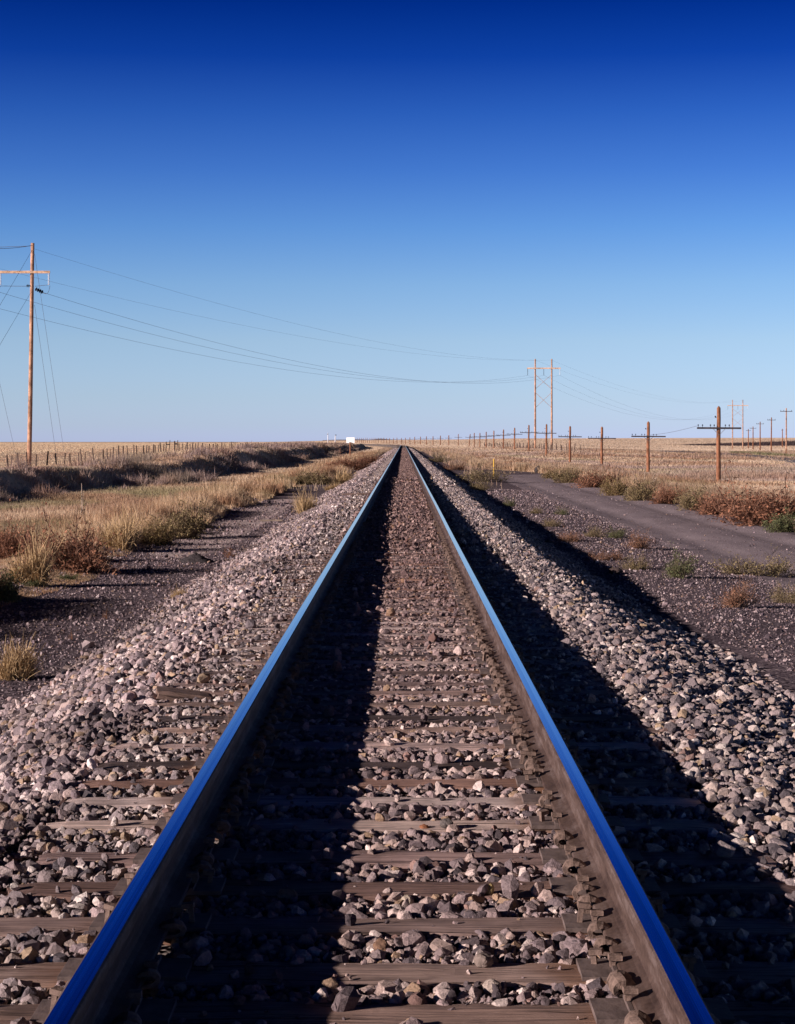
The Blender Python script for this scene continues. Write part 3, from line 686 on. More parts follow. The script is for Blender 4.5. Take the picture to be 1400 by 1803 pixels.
# ------------------------------------------------------------------ grass: every blade a tapering strip of faces
def blades(x, y, H, Wd, col, r, lean=.45, z=None):
    for (bx_, by_, br_) in CLEAR:
        if br_ > .15:
            k = ((np.abs(x / np.maximum(y, 1) - bx_ / by_) * by_ < br_ * .95) & (y > by_ - 7) & (y < by_ + br_ * .6)); H = np.where(k, np.minimum(H, .06 if bx_ < 0 else .16), H)
    n_ = len(x); z = G(x, y) if z is None else z
    az = r.uniform(0, 2 * math.pi, n_); ln = np.abs(r.normal(0, lean, n_)) + .04
    f_ = r.uniform(0, 2 * math.pi, n_); wx, wy = np.cos(f_) * Wd / 2, np.sin(f_) * Wd / 2
    dx, dy = np.cos(az) * ln * H, np.sin(az) * ln * H
    V = np.zeros((n_, 5, 3))
    b0 = np.stack([x, y, z - .02], -1)
    V[:, 0] = b0 + np.stack([wx, wy, 0 * x], -1); V[:, 1] = b0 - np.stack([wx, wy, 0 * x], -1)
    mid = b0 + np.stack([dx * .35, dy * .35, H * .55], -1)
    V[:, 2] = mid + np.stack([wx, wy, 0 * x], -1) * .75; V[:, 3] = mid - np.stack([wx, wy, 0 * x], -1) * .75
    V[:, 4] = b0 + np.stack([dx, dy, H * (1 - .25 * np.minimum(ln, 1))], -1)
    t = np.array([[0, 1, 3], [0, 3, 2], [2, 3, 4]])
    T = (t[None] + (np.arange(n_) * 5)[:, None, None]).reshape(-1, 3)
    Cc = np.minimum(.82, np.repeat(col[:, None, :], 5, 1) * np.array([1.16, 1.16, 1.14]))
    return V.reshape(-1, 3), T, Cc.reshape(-1, 3)
STRAW = np.array([.60, .42, .265]); PALE = np.array([.66, .52, .385]); GOLD = np.array([.56, .35, .15]); GREEN = np.array([.14, .16, .06]); RUST = np.array([.28, .14, .08]); PURP = np.array([.36, .265, .25]); DUN = np.array([.46, .335, .24])
def blend(cols, wts):
    w = np.stack(wts, -1); w = w / w.sum(-1, keepdims=True); return w @ np.array(cols)
def wmin(y, k=.00030): return np.maximum(.005, k * y)
def rows(n_, y0, y1, r, p=1.0):
    """depths with density falling with distance"""
    u = r.random(n_); return y0 * (y1 / y0) ** u
def in_view(x, y, m=.16):
    return (x > (-.222 - m) * y - 3) & (x < (.2156 + m) * y + 3)
lawn = []
# left: shaggy strip on the edge of the cinders
r = np.random.default_rng(101)
y = rows(210000, 20, 330, r); e = -5.45 + .9 * (fbm(y, y * 0, 6, 8) - .5) + 1.1 * sm(90, 130, y)
x = e - np.abs(r.normal(0, 1.5, len(y))) + .12
k = in_view(x, y, .03); x, y = x[k], y[k]
cl = fbm(x, y, 1.5, 71); k = r.random(len(x)) < sm(.30, .62, cl) * .95 + .06; x, y, cl = x[k], y[k], cl[k]
h = .10 + .66 * sm(.40, .74, cl) * (.35 + .8 * r.random(len(x))); q = fbm(x, y, 2.6, 72)
c = blend([STRAW, PALE, RUST, GREEN, GOLD], [.9 * sm(.35, .6, q) + .1, .5 * r.random(len(x)), 2.0 * sm(.54, .36, q), .9 * sm(.6, .75, fbm(x, y, 3.1, 73)), .5 * r.random(len(x))])
h = h * (1 - .45 * sm(-6.3, -5.5, x) * sm(34, 40, y) * (1 - sm(56, 64, y)))
lawn.append(blades(x, y, h, wmin(y), c * (.75 + .5 * r.random((len(x), 1))), r, .4))
# left: floor of the ditch, low straw and green
r = np.random.default_rng(102); y = rows(240000, 26, 420, r); x = r.uniform(-17, -6.2, len(y)) 
k = in_view(x, y, .03); x, y = x[k], y[k]
q = fbm(x, y, 4, 74); g_ = sm(.42, .62, fbm(x * .6, y * .25, 3, 75)) * (1 - sm(75, 100, y)) * (1 - sm(-8.2, -7.2, x))
h = (.07 + .22 * r.random(len(x)) * (.4 + q)) * (1 - .4 * g_)
c = blend([STRAW, PALE, GREEN, DUN, RUST], [.6 + 0 * x, .35 + .6 * sm(80, 160, y), 2.6 * g_, 1.1 * sm(.5, .3, q), 1.5 * sm(.52, .64, fbm(x, y, 6, 76))])
lawn.append(blades(x, y, h, wmin(y), c * (.75 + .5 * r.random((len(x), 1))), r, .45))
# left: tangle of dry weeds on the face and brow of the bank
r = np.random.default_rng(103); y = rows(240000, 55, 480, r); foot = -12.7 - 4.2 * (1 - sm(74, 112, y)); x = foot + 1.3 - 8.5 * r.random(len(y)) ** 1.15
k = in_view(x, y, .04); x, y = x[k], y[k]
cl = fbm(x, y, 1.7, 77); k = r.random(len(x)) < .35 + .65 * sm(.35, .6, cl); x, y, cl = x[k], y[k], cl[k]
h = .12 + 1.0 * sm(.50, .70, fbm(x, y, 2.6, 45)) * (.3 + .7 * r.random(len(x))); 
c = blend([PURP, DUN, RUST, STRAW, GREEN], [1.3 + 0 * x, .6 * r.random(len(x)), 1.4 * sm(.48, .62, fbm(x, y, 5, 78)), .2 + 0 * x, .8 * sm(.55, .68, fbm(x, y, 4, 79))])
lawn.append(blades(x, y, h, wmin(y), c * (.7 + .5 * r.random((len(x), 1))), r, .55))
# left: the field beyond
r = np.random.default_rng(104); y = rows(230000, 90, 3500, r); x = -17 - y * .27 * r.random(len(y)) 
k = in_view(x, y, .06) & (x < -19); x, y = x[k], y[k]; q = fbm(x, y, 30, 80)
h = .07 + .11 * r.random(len(x)) + .00006 * y
c = blend([STRAW, PALE, DUN, RUST], [.5 + 0 * x, 1.4 + 0 * x, .25 * sm(.5, .3, q), .5 * sm(.58, .7, fbm(x, y * .3, 9, 81)) * (1 - sm(250, 500, y))])
lawn.append(blades(x, y, h, wmin(y, .00022), np.array([1.20, 1.08, .98]) * c * (.92 + .16 * r.random((len(x), 1))), r, .3))
V, T, Cc = merge(lawn)
tag(mesh_np('dry_grass', V, T, M['grass'], col=Cc), 'dry straw grass and weeds covering the bank and field left of the track', 'grass', kind='stuff')
lawn = []
# right: grass flat with the telegraph poles
r = np.random.default_rng(105); y = rows(330000, 38, 520, r); x = 9.4 + (y * .25 + 4) * r.random(len(y)) ** 1.1
k = in_view(x, y, .04); x, y = x[k], y[k]; q = fbm(x, y, 6, 82); st = fbm(x + y * .25, y * .35, 6, 83)
h = (.08 + .24 * r.random(len(x)) * (.35 + q)) * (1 + 1.0 * sm(.54, .66, st)); 
c = blend([STRAW, PALE, PURP, RUST, GREEN], [.8 + 0 * x, 1.1 * sm(.38, .58, q) + .2, 2.4 * sm(.48, .6, fbm(x, y, 11, 95)), 2.6 * sm(.53, .62, st), 1.2 * sm(.56, .66, fbm(x, y, 8, 85))])
lawn.append(blades(x, y, h, wmin(y, .00034), c * (.80 + .34 * r.random((len(x), 1))), r, .45))
# right: rough edge of the dirt track and the verge beside the track far off
r = np.random.default_rng(106); y = rows(90000, 30, 420, r); eR = 9.5 + .6 * (fbm(y, y * 0, 7, 12) - .5) - 3.6 * sm(118, 150, y); x = eR + np.abs(r.normal(0, .7, len(y)))
cl = fbm(x, y, 1.4, 86); k = r.random(len(x)) < .15 + .85 * sm(.42, .65, cl); x, y, cl = x[k], y[k], cl[k]
h = .14 + .7 * sm(.42, .68, cl) * r.random(len(x)); c = blend([STRAW, DUN, RUST, GREEN], [.9 + 0 * x, .5 + 0 * x, .9 * sm(.45, .6, fbm(x, y, 2, 87)), .5 * sm(.5, .65, fbm(x, y, 3, 88))])
lawn.append(blades(x, y, h, wmin(y), c * (.7 + .5 * r.random((len(x), 1))), r, .45))
r = np.random.default_rng(107); y = rows(50000, 75, 560, r); s_ = np.where(r.random(len(y)) < .55, 1, -1); x = np.where(s_ > 0, 3.9 + 5.5 * r.random(len(y)), -3.75 - 2.2 * r.random(len(y)))
cl = fbm(x, y, 2.2, 89); k = r.random(len(x)) < sm(.46, .64, cl) * sm(70, 150, y) + .35 * sm(170, 330, y) * (np.abs(x) > 4.1); k &= ~((x > 4.6) & (x < 9.6) & (y < 120)); x, y, cl = x[k], y[k], cl[k]
h = .15 + .5 * sm(.45, .7, cl) * r.random(len(x)); c = blend([STRAW, PURP, RUST, GREEN], [.7 + 0 * x, .5 + 0 * x, .9 * sm(.45, .6, fbm(x, y, 5, 90)), .8 * sm(.45, .65, fbm(x, y, 6, 91))])
lawn.append(blades(x, y, h, wmin(y), c * (.7 + .5 * r.random((len(x), 1))), r, .45))
# right and centre: the plain to the horizon
r = np.random.default_rng(108); y = rows(270000, 300, 5500, r); x = y * (-.09 + .34 * r.random(len(y)))
k = (np.abs(x - trackx(y)) > 6) & ~((np.abs(x - np.interp(y, hY, hX)) < 5) & (y < 950)); x, y = x[k], y[k]; q = fbm(x, y, 60, 92)
h = .10 + .12 * r.random(len(x)) + .00007 * y
c = blend([STRAW, PALE, RUST, DUN], [.5 + 0 * x, 1.3 * sm(.2, .6, q) + .3, .25 * sm(.55, .7, fbm(x, y * .3, 40, 93)), .4 + 0 * x])
lawn.append(blades(x, y, h, wmin(y, .00022), 1.12 * c * (.92 + .16 * r.random((len(x), 1))), r, .3))
V, T, Cc = merge(lawn)
tag(mesh_np('dry_grass', V, T, M['grass'], col=Cc), 'dry straw grass over the flat plain right of the track and out to the horizon', 'grass', kind='stuff')
# dark scrub in a long line across the plain, green growth along the highway
r = np.random.default_rng(109); t = r.random(9000); x = 190 + 85 * t + r.normal(0, 3, 9000); y = 1180 + 40 * r.normal(0, 1, 9000)
V1 = blades(x, y, (.6 + 3.6 * t) * (.5 + .6 * r.random(9000)), .4 + 0 * x, np.tile(np.array([.07, .05, .05]), (9000, 1)) * (.7 + .6 * r.random((9000, 1))), r, .5)
tag(mesh_np('scrub', *V1[:2], M['grass'], col=V1[2]), 'long dark line of low scrub on the plain behind the utility poles', 'scrub', kind='stuff')
r = np.random.default_rng(110); y = r.uniform(255, 420, 9000); x = np.interp(y, hY, hX) + 6 + np.abs(r.normal(0, 2.0, 9000)); k = r.random(9000) < sm(.4, .6, fbm(x, y, 9, 94)); x, y = x[k], y[k]
V1 = blades(x, y, .25 + .6 * r.random(len(x)), .10 + 0 * x, blend([GREEN, STRAW, PURP], [1 + 0 * x, .5 * r.random(len(x)), .2 + 0 * x]), r, .5)
tag(mesh_np('green_grass', *V1[:2], M['grass'], col=V1[2]), 'dark green growth along the far side of the highway', 'grass', kind='stuff')

# tall leafy stalks
def stalk(label, px, py, hpx, wpx, n_st, seed, leafc):
    X, Y, Z = ground_at(px, py); H = hpx / F * Y; r = np.random.default_rng(seed)
    t = thing('tall_stalk', label, 'plant', (X, Y, Z)); mb = MB(); LV, LT, LC = [], [], []; o_ = 0
    for s in range(n_st):
        dx = r.uniform(-.5, .5) * wpx / F * Y * (s > 0); hh = H * (1 if s == 0 else r.uniform(.45, .8)); pts = [(dx * t_ ** .8, .1 * H * math.sin(2 * t_ + s), hh * t_) for t_ in np.linspace(0, 1, 6)]
        mb.tube(pts, np.linspace(.022, .009, 6), 5)
        for k in range(int(22 * hh / H)):
            u = r.uniform(.12, 1); c = np.array([dx * u ** .8, .1 * H * math.sin(2 * u + s), hh * u]); a = r.normal(size=3); a[2] = -.3 + .5 * r.random(); a /= np.linalg.norm(a); b_ = np.cross(a, (0, 0, 1)); b_ /= np.linalg.norm(b_); sz = .13 * (1.25 - .7 * u)
            q = [c, c + a * sz * .5 + b_ * sz * .3, c + a * sz, c + a * sz * .5 - b_ * sz * .3]; LV += q; LT += [[o_, o_ + 1, o_ + 2], [o_, o_ + 2, o_ + 3]]; o_ += 4; LC += [np.array(leafc) * r.uniform(.6, 1.3)] * 4
    mb.build('stem', M['fwire'] if False else M['pale_wood'], t); mesh_np('foliage', LV, LT, M['twig'], t, col=np.array(LC))
stalk('tall leafy green stalk standing alone in the ditch on the left', 143, 913, 62, 30, 3, 4, (.15, .17, .06))
stalk('tall leafy yellow-green stalks rising from the bushes behind the dirt track', 1136, 868, 58, 60, 6, 9, (.19, .18, .07))

# small things on the ground
def mound(name, label, cat, px, py, wpx, hpx, m_, seed):
    X, Y, Z = ground_at(px, py); w = wpx / F * Y / 2; h = hpx / F * Y; V, Q = [], []; r = np.random.default_rng(seed); nr, na = 12, 28
    for i in range(nr + 1):
        for j in range(na):
            a = 6.2832 * j / na; q = i / nr; rr_ = w * q * (1 + .12 * math.sin(2 * a + seed) + .08 * math.sin(5 * a)); V.append((rr_ * math.cos(a), rr_ * math.sin(a) * .9, h * (1 - q) ** 1.15 + .012 * r.normal() - .03 * (i == nr)))
    Q = [[i * na + j, i * na + (j + 1) % na, (i + 1) * na + (j + 1) % na, (i + 1) * na + j] for i in range(nr) for j in range(na)]
    return tag(mesh_np(name, V, None, m_, loc=(X, Y, Z), quads=Q, smooth=True), label, cat)
M['cinder_heap'] = plain('black_cinder_heap', (.055, .045, .045), 1, .6, 40, bmp=1)
mound('cinder_mound', 'small dark mound of cinders on the left path', 'mound', 345, 990, 66, 17, M['cinder_heap'], 3)
rk = rock('boulder', 'dark boulder on the far edge of the dirt track', 948, 832, 17, 0, float(G(*ground_at(948, 832)[:2])), (.06, .05, .05), 31, .85); rk['group'] = 'dark boulders'
rk = rock('stone', 'dark wooden-looking clod on the right cinders below the flat reddish weed', 1085, 1010, 30, 0, float(G(*ground_at(1085, 1010)[:2])), (.09, .065, .06), 33, .45); rk['group'] = 'dark boulders'
rk = rock('stone', 'dark flat clod at the upper edge of the right ballast slope', 966, 962, 26, 0, -.80, (.06, .05, .05), 35, .5); rk['group'] = 'dark boulders'
def plank(label, px, py, zl, length, w, h, rz, m_, ry_=0, name='timber'):
    Y = F * (CAMZ - zl) / (py - CY); X = (px - CX) / F * Y
    V, T, Q = tie_mesh(int(px), length); V = np.array(V) * np.array([1, w / .23, h / .17])
    o = mesh_np(name, V, T, m_, quads=Q, loc=(X, Y, zl + h + (.06 if name == 'stick' else 0))); o.rotation_euler = (0, ry_, rz); o.color = (.27, .2, .16, 1); return tag(o, label, 'timber')
plank('short splintered brown sleeper stub tilted up in the left ballast', 325, 1242, -.25, .32, .24, .085, .16, M['tie_wood'], .16)
plank('pale weathered plank on the right cinders cut by the picture edge', 1394, 1170, -.72, .42, .08, .05, .05, M['pale_wood'])
plank('thin pale stick lying on the left ballast edge beside the spiky straw tuft', 478, 922, -.62, .52, .05, .035, .1, M['pale_wood'], name='stick')
plank('broken old timber half buried in the right ballast slope', 1252, 1170, -.60, .32, .16, .10, -.5, M['tie_wood'])
plank('loose dark timber lying on the ballast left of the left rail, farther of two', 626, 876, -.24, .75, .2, .12, .05, M['tie_wood'])
plank('loose dark timber lying on the ballast left of the left rail, nearer of two', 622, 886, -.26, .8, .2, .10, -.03, M['tie_wood'])

# ------------------------------------------------------------------ telegraph poles with one crossarm
def telegraph_proto(h=4.6, arm_z=.71):
    t = thing('telegraph_pole', '', 'telegraph pole')
    mb = MB(); hs = np.linspace(-.4, h - .12, 8); mb.tube([(.012 * math.sin(z * 2), .01 * math.cos(z), z) for z in hs] + [(0, 0, h)], list(np.linspace(.155, .125, 8)) + [.03], 12); mb.build('pole', M['tele_wood'], t, smooth=False)
    az_ = h * arm_z; mb = MB(); mb.box((0, -.17, az_), (2.95, .10, .11)); mb.build('crossarm', M['dark_arm'], t)
    mb = MB()
    for s in (-1, 1): mb.tube([(s * .42, -.23, az_ - .03), (0, -.19, az_ - .42)], .014, 4)
    mb.build('brace', M['steel'], t)
    for x in (-1.40, -1.11, -.58, -.33, .42, .68):
        mb = MB(); mb.tube([(x, -.17, az_ + .05), (x, -.17, az_ + .13), (x, -.17, az_ + .14), (x, -.17, az_ + .21), (x, -.17, az_ + .225)], [.015, .015, .045, .038, .015], 8); mb.build('insulator', M['dark_insul'], t)
    mb = MB(); mb.tube([(-.13, 0, h * .85), (-.22, 0, h * .85), (-.22, 0, h * .85 + .02), (-.22, 0, h * .85 + .10)], [.015, .015, .05, .04], 8); mb.build('insulator', M['dark_insul'], t)
    return t
TP = telegraph_proto()
row = [(1265, 848, 715, 121), (1141, 833.5, 742, 156), (1059.5, 826, 751, 192), (1003.5, 812, 750, 229), (962, 801.5, 746.5, 267), (931, 795.5, 748, 304), (906, 792.5, 753, 343), (886.5, 792, 756, 380),
       (869.5, 791, 758, 421), (856, 791, 760, 461), (845, 790, 762, 499), (835, 790, 762, 536), (826, 788.5, 764, 575), (807, 787.6, 764, 690)]
far_px = [790.4, 775.4, 762.6, 751, 740.5, 730.4, 721.6, 714, 706.8, 699, 693, 686, 681, 676, 671, 666, 662, 658.6, 655, 651, 647, 644, 640, 636.5, 633, 629, 625]
labs = ['thick reddish telegraph pole with crossarm, tallest and first from the right', 'orange-brown telegraph pole with crossarm, second from the right in the row', 'telegraph pole with crossarm, third from the right, just above the leafy stalks', 'telegraph pole fourth from the right, its arm level with the skyline',
        'telegraph pole standing between the two legs of the nearer H-frame pylon', 'telegraph pole immediately left of the nearer H-frame pylon', 'telegraph pole second to the left of the nearer H-frame pylon', 'telegraph pole third to the left of the nearer H-frame pylon',
        'telegraph pole fourth to the left of the nearer H-frame pylon, above the yellow marker', 'thin telegraph pole fifth to the left of the nearer H-frame pylon', 'thin telegraph pole sixth to the left of the nearer H-frame pylon', 'thin telegraph pole right beside the leaning one', 'thin telegraph pole leaning to the right in the far row', 'thin far telegraph pole standing apart, left of the leaning one']
tg = 'telegraph poles along the right side of the track'
for i, (px, yb, yt, Y) in enumerate(row):
    t = TP if i == 0 else copy_tree(TP); X, _, zt = P3(px, yt, Y); zb = float(G(X, Y)); t.location = (X, Y, zb); t['label'] = labs[i]; t['group'] = tg
    k = (zt - zb) / 4.6; t.scale = (1, 1, k); t.rotation_euler = (random.uniform(-.006, .006), .006 if i else .004, random.uniform(-.12, .04))
    if i == 12: t.rotation_euler = (0, .09, 0)
Yk = 690
for i, px in enumerate(far_px):
    Yk += 46 - .4 * i if i < 6 else 38
    t = copy_tree(TP); yt = 766.5 + min(i, 8) * .55 + random.uniform(-.4, .4); X, _, zt = P3(px, yt, Yk); zb = float(G(X, Yk)); t.location = (X, Yk, zb); t.scale = (1, 1, (zt - zb) / 4.6); t.rotation_euler = (0, random.uniform(-.02, .02), -.3)
    for ch in t.children:
        if ch.name.startswith('pole'): ch.scale = (1.35, 1.35, 1)
    t['group'] = 'tiny far telegraph poles'; t['label'] = 'tiny thin telegraph pole in the far row behind the end of the rails'
# one slack wire between the two nearest telegraph poles
def wire(name, label, A, B, sag, rad, k=28, cat='wire', group=None, m_=None):
    A, B = np.array(A), np.array(B); P = [A + (B - A) * t_ - np.array([0, 0, 4 * sag * t_ * (1 - t_)]) for t_ in np.linspace(0, 1, k)]
    mb = MB(); mb.tube(P, rad, 4, False); return tag(mb.build(name, m_ or M['wire']), label, cat, group)
wire('telegraph_wire', 'thin slack wire between the first and second telegraph poles from the right', P3(1227, 750, 120.8), P3(1143, 766, 155.8), .1, .014)

# ------------------------------------------------------------------ transmission line: guyed pole structure on the left, two H-frames
hv = 'transmission line structures'
t = thing('transmission_pole', 'tall brown guyed transmission pole with a pale crossarm at the left edge', 'power pole', (P3(51, 815, 160)[0], 160, -.7), group=hv)
ox, oy, oz = t.location
def rel(px, py, Y=160): p = P3(px, py, Y); return (p[0] - ox, p[1] - oy, p[2] - oz)
for k, (bx_, tx_) in enumerate(((51, 58), (-61, -54), (-173, -166))):
    b_ = rel(bx_, 815); b_ = (b_[0], b_[1], -.6); tp = rel(tx_, 428); mb = MB(); n_ = 12
    mb.tube([tuple(np.array(b_) * (1 - u) + np.array(tp) * u + np.array([.02 * math.sin(5 * u), 0, 0])) for u in np.linspace(0, 1, n_)], np.linspace(.21, .155, n_), 14); mb.build('pole', M['pole_wood'], t, smooth=True)
mb = MB(); a_, b_ = rel(89, 479.5), rel(-198, 479.5); mb.box(((a_[0] + b_[0]) / 2, -.24, a_[2]), (a_[0] - b_[0], .14, .22)); mb.build('crossarm', M['arm_wood'], t)
def string(parent, p, ln, m_, n_=7, r_=.11, ang=None):
    d = np.array(ang if ang is not None else (0, 0, -1.)); d = d / np.linalg.norm(d); mb = MB(); pts, rr_ = [], []
    for i in range(n_):
        for u, q in ((0, .25), (.30, .3), (.34, 1), (.55, .95), (.62, .3)): pts.append(tuple(np.array(p) + d * ln * (i + u) / n_)); rr_.append(r_ * q)
    pts.append(tuple(np.array(p) + d * ln)); rr_.append(r_ * .2); mb.tube(pts, rr_, 10); return mb.build('insulator_string', m_, parent)
for px in (87, 2, -110, -195): string(t, np.array(rel(px, 482)) + np.array([0, -.24, 0]), 1.02, M['white_insul'], 8, .10)
for k, px in enumerate((58.5, -53, -165)):
    a_ = np.array(rel(px + 4, 508.5)); string(t, a_, .82, M['dark_insul'], 4, .17, (.62, .55, -.3))
string(t, np.array(rel(55, 503.5)), .42, M['dark_insul'], 3, .15, (-1, -.1, .05))
mb = MB()
for (pa, pb) in (((88, 503), (75, 515)), ((3, 503), (-40, 508))):
    A, B = np.array(rel(*pa)), np.array(rel(*pb)); mb.tube([A + (B - A) * u + np.array([.12 * math.sin(3.1 * u), 0, -.35 * math.sin(3.1 * u)]) for u in np.linspace(0, 1, 9)], .022, 4)
mb.tube([rel(2, 503.5), rel(50, 504)], .02, 4); mb.tube([rel(62, 504), rel(86, 501.5)], .02, 4); mb.tube([rel(-166, 438), rel(-54, 437), rel(57, 433)], .02, 4)
mb.build('jumper', M['wire'], t)
for (pa, pb, Yb) in (((57, 440), (-95, 700), 120), ((55, 514), (-120, 810), 122), ((61, 447), (114, 806), 205), ((61, 537), (100, 803), 190), ((-53, 440), (29, 803), 200)):
    mb = MB(); A = np.array(rel(*pa)); q = P3(pb[0], pb[1], Yb); gz_ = float(G(q[0], q[1])); B = np.array((q[0] - ox, q[1] - oy, (gz_ if pb[0] > 0 else q[2]) - oz)); mb.tube([A, A * .5 + B * .5, B], .015, 4); mb.build('guy_wire', M['wire'], t)
def hframe(label, px1, px2, yt, yb, Y, yarm, ax0, ax1, rz=0):
    X, _, _ = P3((px1 + px2) / 2, yb, Y); zb = float(G(X, Y)); t = thing('h_frame_pylon', label, 'power pole', (X, Y, zb), rz, hv)
    hw = (px2 - px1) / 2 / F * Y; zt = P3(0, yt, Y)[2] - zb; za = P3(0, yarm, Y)[2] - zb; xa0 = (ax0 - px1) / F * Y - hw; xa1 = (ax1 - px2) / F * Y + hw
    for s in (-1, 1):
        mb = MB(); mb.tube([(s * hw, 0, z) for z in np.linspace(-.5, zt, 9)], np.linspace(.23, .15, 9), 12); mb.build('pole', M['pole_wood'], t, smooth=True)
    mb = MB(); mb.box(((xa0 + xa1) / 2, -.26, za), (xa1 - xa0, .16, .26)); mb.build('crossarm', M['arm_wood'], t)
    z1, z2 = P3(0, yarm + (yb - yarm) * .08, Y)[2] - zb, P3(0, yarm + (yb - yarm) * .25, Y)[2] - zb; z3, z4 = P3(0, yarm + (yb - yarm) * .30, Y)[2] - zb, P3(0, yarm + (yb - yarm) * .48, Y)[2] - zb
    for (u, w) in ((z1, z2), (z3, z4)):
        mb = MB(); mb.tube([(-hw + .1, -.16, u), (hw - .1, -.16, w)], .042, 5); mb.tube([(-hw + .1, .16, w), (hw - .1, .16, u)], .036, 5); mb.build('brace', M['pole_wood'], t)
    for xx in (xa0 + .15, (xa0 + xa1) / 2, xa1 - .15): string(t, (xx, -.26, za - .13), 1.35, M['dark_insul'] if xx < 1 else M['white_insul'], 7, .10)
    return [(X + xx, Y - .26, zb + za - 1.5) for xx in (xa0 + .15, (xa0 + xa1) / 2, xa1 - .15)], [(X + s * hw, Y, zb + zt - .25) for s in (-1, 1)]
c1, s1 = hframe('nearer two-legged wooden H-frame pylon with X bracing, right of the track', 942.5, 971.5, 632, 792, 388, 648.5, 928, 987, -.05)
c2, s2 = hframe('farther faint H-frame pylon just right of the nearest telegraph pole', 1290, 1308, 704, 791.5, 705, 714, 1281, 1317.5, -.05)
w0 = [P3(-155, 502, 160.4), P3(-43, 502, 160.4), P3(76, 515, 160.4)]
wl = ['power line conductor, lowest of the three sagging from the left pole to the near H-frame', 'power line conductor, middle of the three sagging from the left pole to the near H-frame', 'power line conductor, highest of the three sagging from the left pole to the near H-frame']
for k in range(3): wire('power_line', wl[k], w0[k], c1[k], 4.3, .012, 36, 'wire', 'power lines')
wire('power_line', 'thin shield wire from the left pole top to the near H-frame, above all other wires', P3(60, 438, 160), s1[1], 2.8, .008, 36, 'wire', 'power lines')
wire('power_line', 'thin shield wire passing just above the insulator string to the near H-frame', P3(-165, 430, 160), s1[0], 2.8, .008, 36, 'wire', 'power lines')
wl2 = ['conductor from the near to the far H-frame, left of three', 'conductor from the near to the far H-frame, middle of three', 'conductor from the near to the far H-frame, right of three']
for k in range(3): wire('power_line', wl2[k], c1[k], c2[k], 6.5, .011, 36, 'wire', 'power lines')
for k in range(2): wire('power_line', ['faint shield wire between the left legs of the two H-frames', 'faint shield wire between the right legs of the two H-frames'][k], s1[k], s2[k], 4.0, .008, 36, 'wire', 'power lines')
wire('power_line', 'shield wire leaving the top of the left pole toward the upper left corner', P3(57, 432, 160), P3(-300, 350, 100), 1.2, .02, 20, 'wire', 'power lines')

# utility poles on the right
def utility(label, px, yt, yb, Y, armw, leanx=0):
    X, _, zt = P3(px, yt, Y); zb = float(G(X, Y)); h = zt - zb; t = thing('utility_pole', label, 'utility pole', (X, Y, zb), -.25, 'utility poles beyond the highway'); t.rotation_euler = (0, leanx, -.25)
    mb = MB(); mb.tube([(0, 0, z) for z in np.linspace(-.4, h, 6)], np.linspace(.17, .12, 6) * (Y / 384) ** .5, 10); mb.build('pole', M['pole_wood'] if Y < 400 else M['tele_wood'], t, smooth=True)
    mb = MB(); mb.box((0, -.2, h - .7), (armw, .12, .13)); mb.build('crossarm', M['dark_arm'], t)
    for x in (-.45, -.2, .45):
        mb = MB(); mb.tube([(x * armw, -.2, h - .66), (x * armw, -.2, h - .45), (x * armw, -.2, h - .4)], [.03, .06, .03], 6); mb.build('insulator', M['dark_insul'], t)
utility('orange-lit utility pole with crossarm, nearest the right picture edge', 1384.5, 718.5, 794.5, 384, 2.5)
utility('utility pole with short arms, second from the right picture edge', 1358, 735, 793.5, 488, 2.2, .008)
utility('utility pole third from the right picture edge', 1338.5, 742.5, 792, 576, 2.4)
utility('thin dark utility pole fourth from the right picture edge', 1326, 751, 791.5, 690, 2.4)
utility('shortest thin utility pole, next to the far H-frame', 1317.8, 755.5, 791, 790, 2.0)
utility('small far utility pole behind the orange-lit one', 1377.7, 755, 784, 900, 1.0)

# ------------------------------------------------------------------ fences
def fence(name, label, pts, hs, braces=(), wires=4, rad=.052, m_=None):
    x0, y0 = pts[0]; t = thing(name, label, 'fence', (x0, y0, float(G(x0, y0)))); oz_ = t.location[2]
    tops = []; rest = MB()
    for i, ((x, y), h) in enumerate(zip(pts, hs)):
        z = float(G(x, y)); lx, ly = random.uniform(-.13, .13) * h, random.uniform(-.05, .05); r_ = rad * random.uniform(.6, 1.25) * (1.5 if i in braces else 1) * (1 + y / 700)
        mb = rest if i >= 100 else MB(); mb.tube([(x - x0, y - y0, z - oz_ - .2), (x - x0 + lx * .5, y - y0, z - oz_ + h * .5), (x - x0 + lx, y - y0 + ly, z - oz_ + h)], [r_ * 1.05, r_, r_ * .9], 6)
        if i < 100: mb.build('post', m_ or M['post_wood'], t)
        if i in braces and i + 1 < len(pts):
            x2, y2 = pts[i + 1]; mb = MB(); mb.tube([(x - x0, y - y0, z - oz_ + h * .72), (x2 - x0, y2 - y0, float(G(x2, y2)) - oz_ + h * .72)], r_ * .9, 6); mb.build('brace_rail', m_ or M['post_wood'], t)
        tops.append((x - x0 + lx, y - y0 + ly, z - oz_, h))
    if rest.n: o = rest.build('post', M['post_wood'], t); o['kind'] = 'stuff'
    for k in range(wires):
        mb = MB(); mb.tube([(a[0], a[1], a[2] + a[3] * (.25 + .65 * k / max(1, wires - 1))) for a in tops], .009 , 3, False); mb.build('wire', M['fwire'], t)
fpx = [-40, -26, -12, 11, 22.5, 33.5, 46, 65, 83, 102, 112, 122, 139, 144, 151, 167, 181, 187, 194, 201, 209, 215, 223, 234, 243, 251, 255, 259, 264, 270, 274, 278, 283, 287, 292.5, 297.5, 307.5, 310.5, 316, 322, 326, 330, 335, 339]
fy = [100800 / (CX - p) for p in fpx]
while fy[-1] < 640: fy.append(fy[-1] + random.uniform(2.6, 6.0))
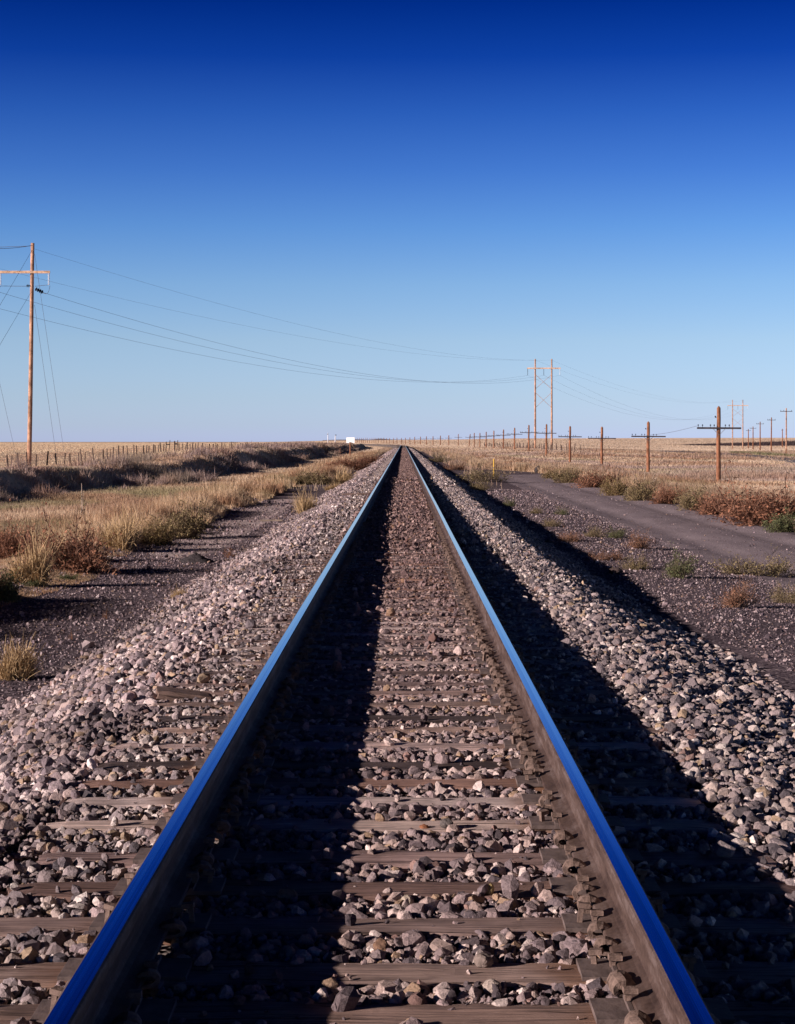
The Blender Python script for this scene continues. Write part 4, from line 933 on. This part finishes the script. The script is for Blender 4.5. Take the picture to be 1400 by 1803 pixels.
fence('post_fence', 'uneven wooden post and wire fence running along the brow of the left bank', [(-31.5 + random.uniform(-.15, .15), y) for y in fy], [1.15 * random.uniform(.8, 1.15) * (1.25 if i in (34, 35, 36, 37) else 1) for i, y in enumerate(fy)], braces=(34, 36))
gy_ = list(np.arange(300, 640, 5.5)); gx_ = [28.3 + random.uniform(-.2, .2) for _ in gy_]
fence('post_fence', 'sparse post and wire fence behind the telegraph poles right of the track', list(zip(gx_, gy_)), [1.2 * random.uniform(.7, 1.25) for _ in gy_])
rx = list(np.arange(31, 120, 5.5)); fence('wire_fence', 'thin wire fence crossing the right plain beyond the highway', [(x, 318 + .9 * (x - 31) + random.uniform(-1, 1)) for x in rx], [1.1 * random.uniform(.75, 1.1) for _ in rx], rad=.035)

# ------------------------------------------------------------------ signs and markers
X, Y, Z = P3(616.5, 809, 232)[0], 232, None; Z = float(G(X, Y)); t = thing('railway_sign', 'blank white board on a brown wooden post left of the rails', 'sign', (X, Y, Z), -.35)
hp_ = CAMZ - (779 - CY) / F * Y - Z
mb = MB(); mb.box((0, 0, hp_ / 2 - .15), (.13, .12, hp_ + .3)); mb.build('post', M['tele_wood'], t)
a_, b_ = P3(609, 780, Y), P3(624.5, 770.3, Y); mb = MB(); mb.box(((a_[0] + b_[0]) / 2 - X, .10, (a_[2] + b_[2]) / 2 - Z), (b_[0] - a_[0], .03, b_[2] - a_[2])); mb.build('board', M['sign_white'], t)
mb = MB(); mb.box((.12, -.02, hp_ - .02), (.42, .1, .08), Matrix.Rotation(.25, 3, 'Y')); mb.build('bracket', M['post_wood'], t)
X, Y, Z = ground_at(869.5, 839); t = thing('marker_post', 'thin yellow plastic marker post beside the dirt track', 'marker post', (X, Y, Z)); H = 31 / F * Y
mb = MB(); mb.tube([(0, 0, -.2), (0, 0, H * .52), (.006, 0, H)], .042, 10); mb.build('pole', M['yellow'], t); mb = MB(); mb.tube([(0, 0, H * .48), (0, 0, H * .53)], .05, 10); mb.build('band', M['pale_wood'], t)
for px, yt, yb, lb in ((772, 785, 793.5, 'pale little stake far off right of the rails'), (795, 792.5, 801, 'pale little stake nearer than the other, left of the yellow marker')):
    X, Y, Z = ground_at(px, yb); H = (yb - yt) / F * Y; mb = MB(); mb.box((0, 0, H / 2 - .1), (.13, .10, H + .2)); o = mb.build('wooden_stake', M['pale_wood'], loc=(X, Y, Z)); tag(o, lb, 'stake', 'pale stakes beside the track')
for px, yt, yb, lb, q in ((577.5, 762, 778.3, 'taller slim white mast on the horizon left of the white board', 0), (590.5, 765.5, 778.6, 'shorter stout white mast with a dark head nearest the white board', 1)):
    Y = 900; X, _, zb = P3(px, yb, Y); zt = P3(px, yt, Y)[2]; zb = float(G(X, Y)); t = thing('white_mast', lb, 'mast', (X, Y, zb), 0, 'white masts on the horizon')
    mb = MB(); mb.tube([(0, 0, -.3), (0, 0, (zt - zb) * .5), (0, 0, zt - zb)], [.24 + .1 * q, .2 + .06 * q, .15], 10); mb.build('mast', M['white_mast'], t, smooth=True)
    mb = MB(); mb.box((.25 * q - .2 * (1 - q), 0, (zt - zb) * (.97 if q else .88)), (.75 if q else .4, .4, .35)); mb.build('head', M['dark_insul'], t)
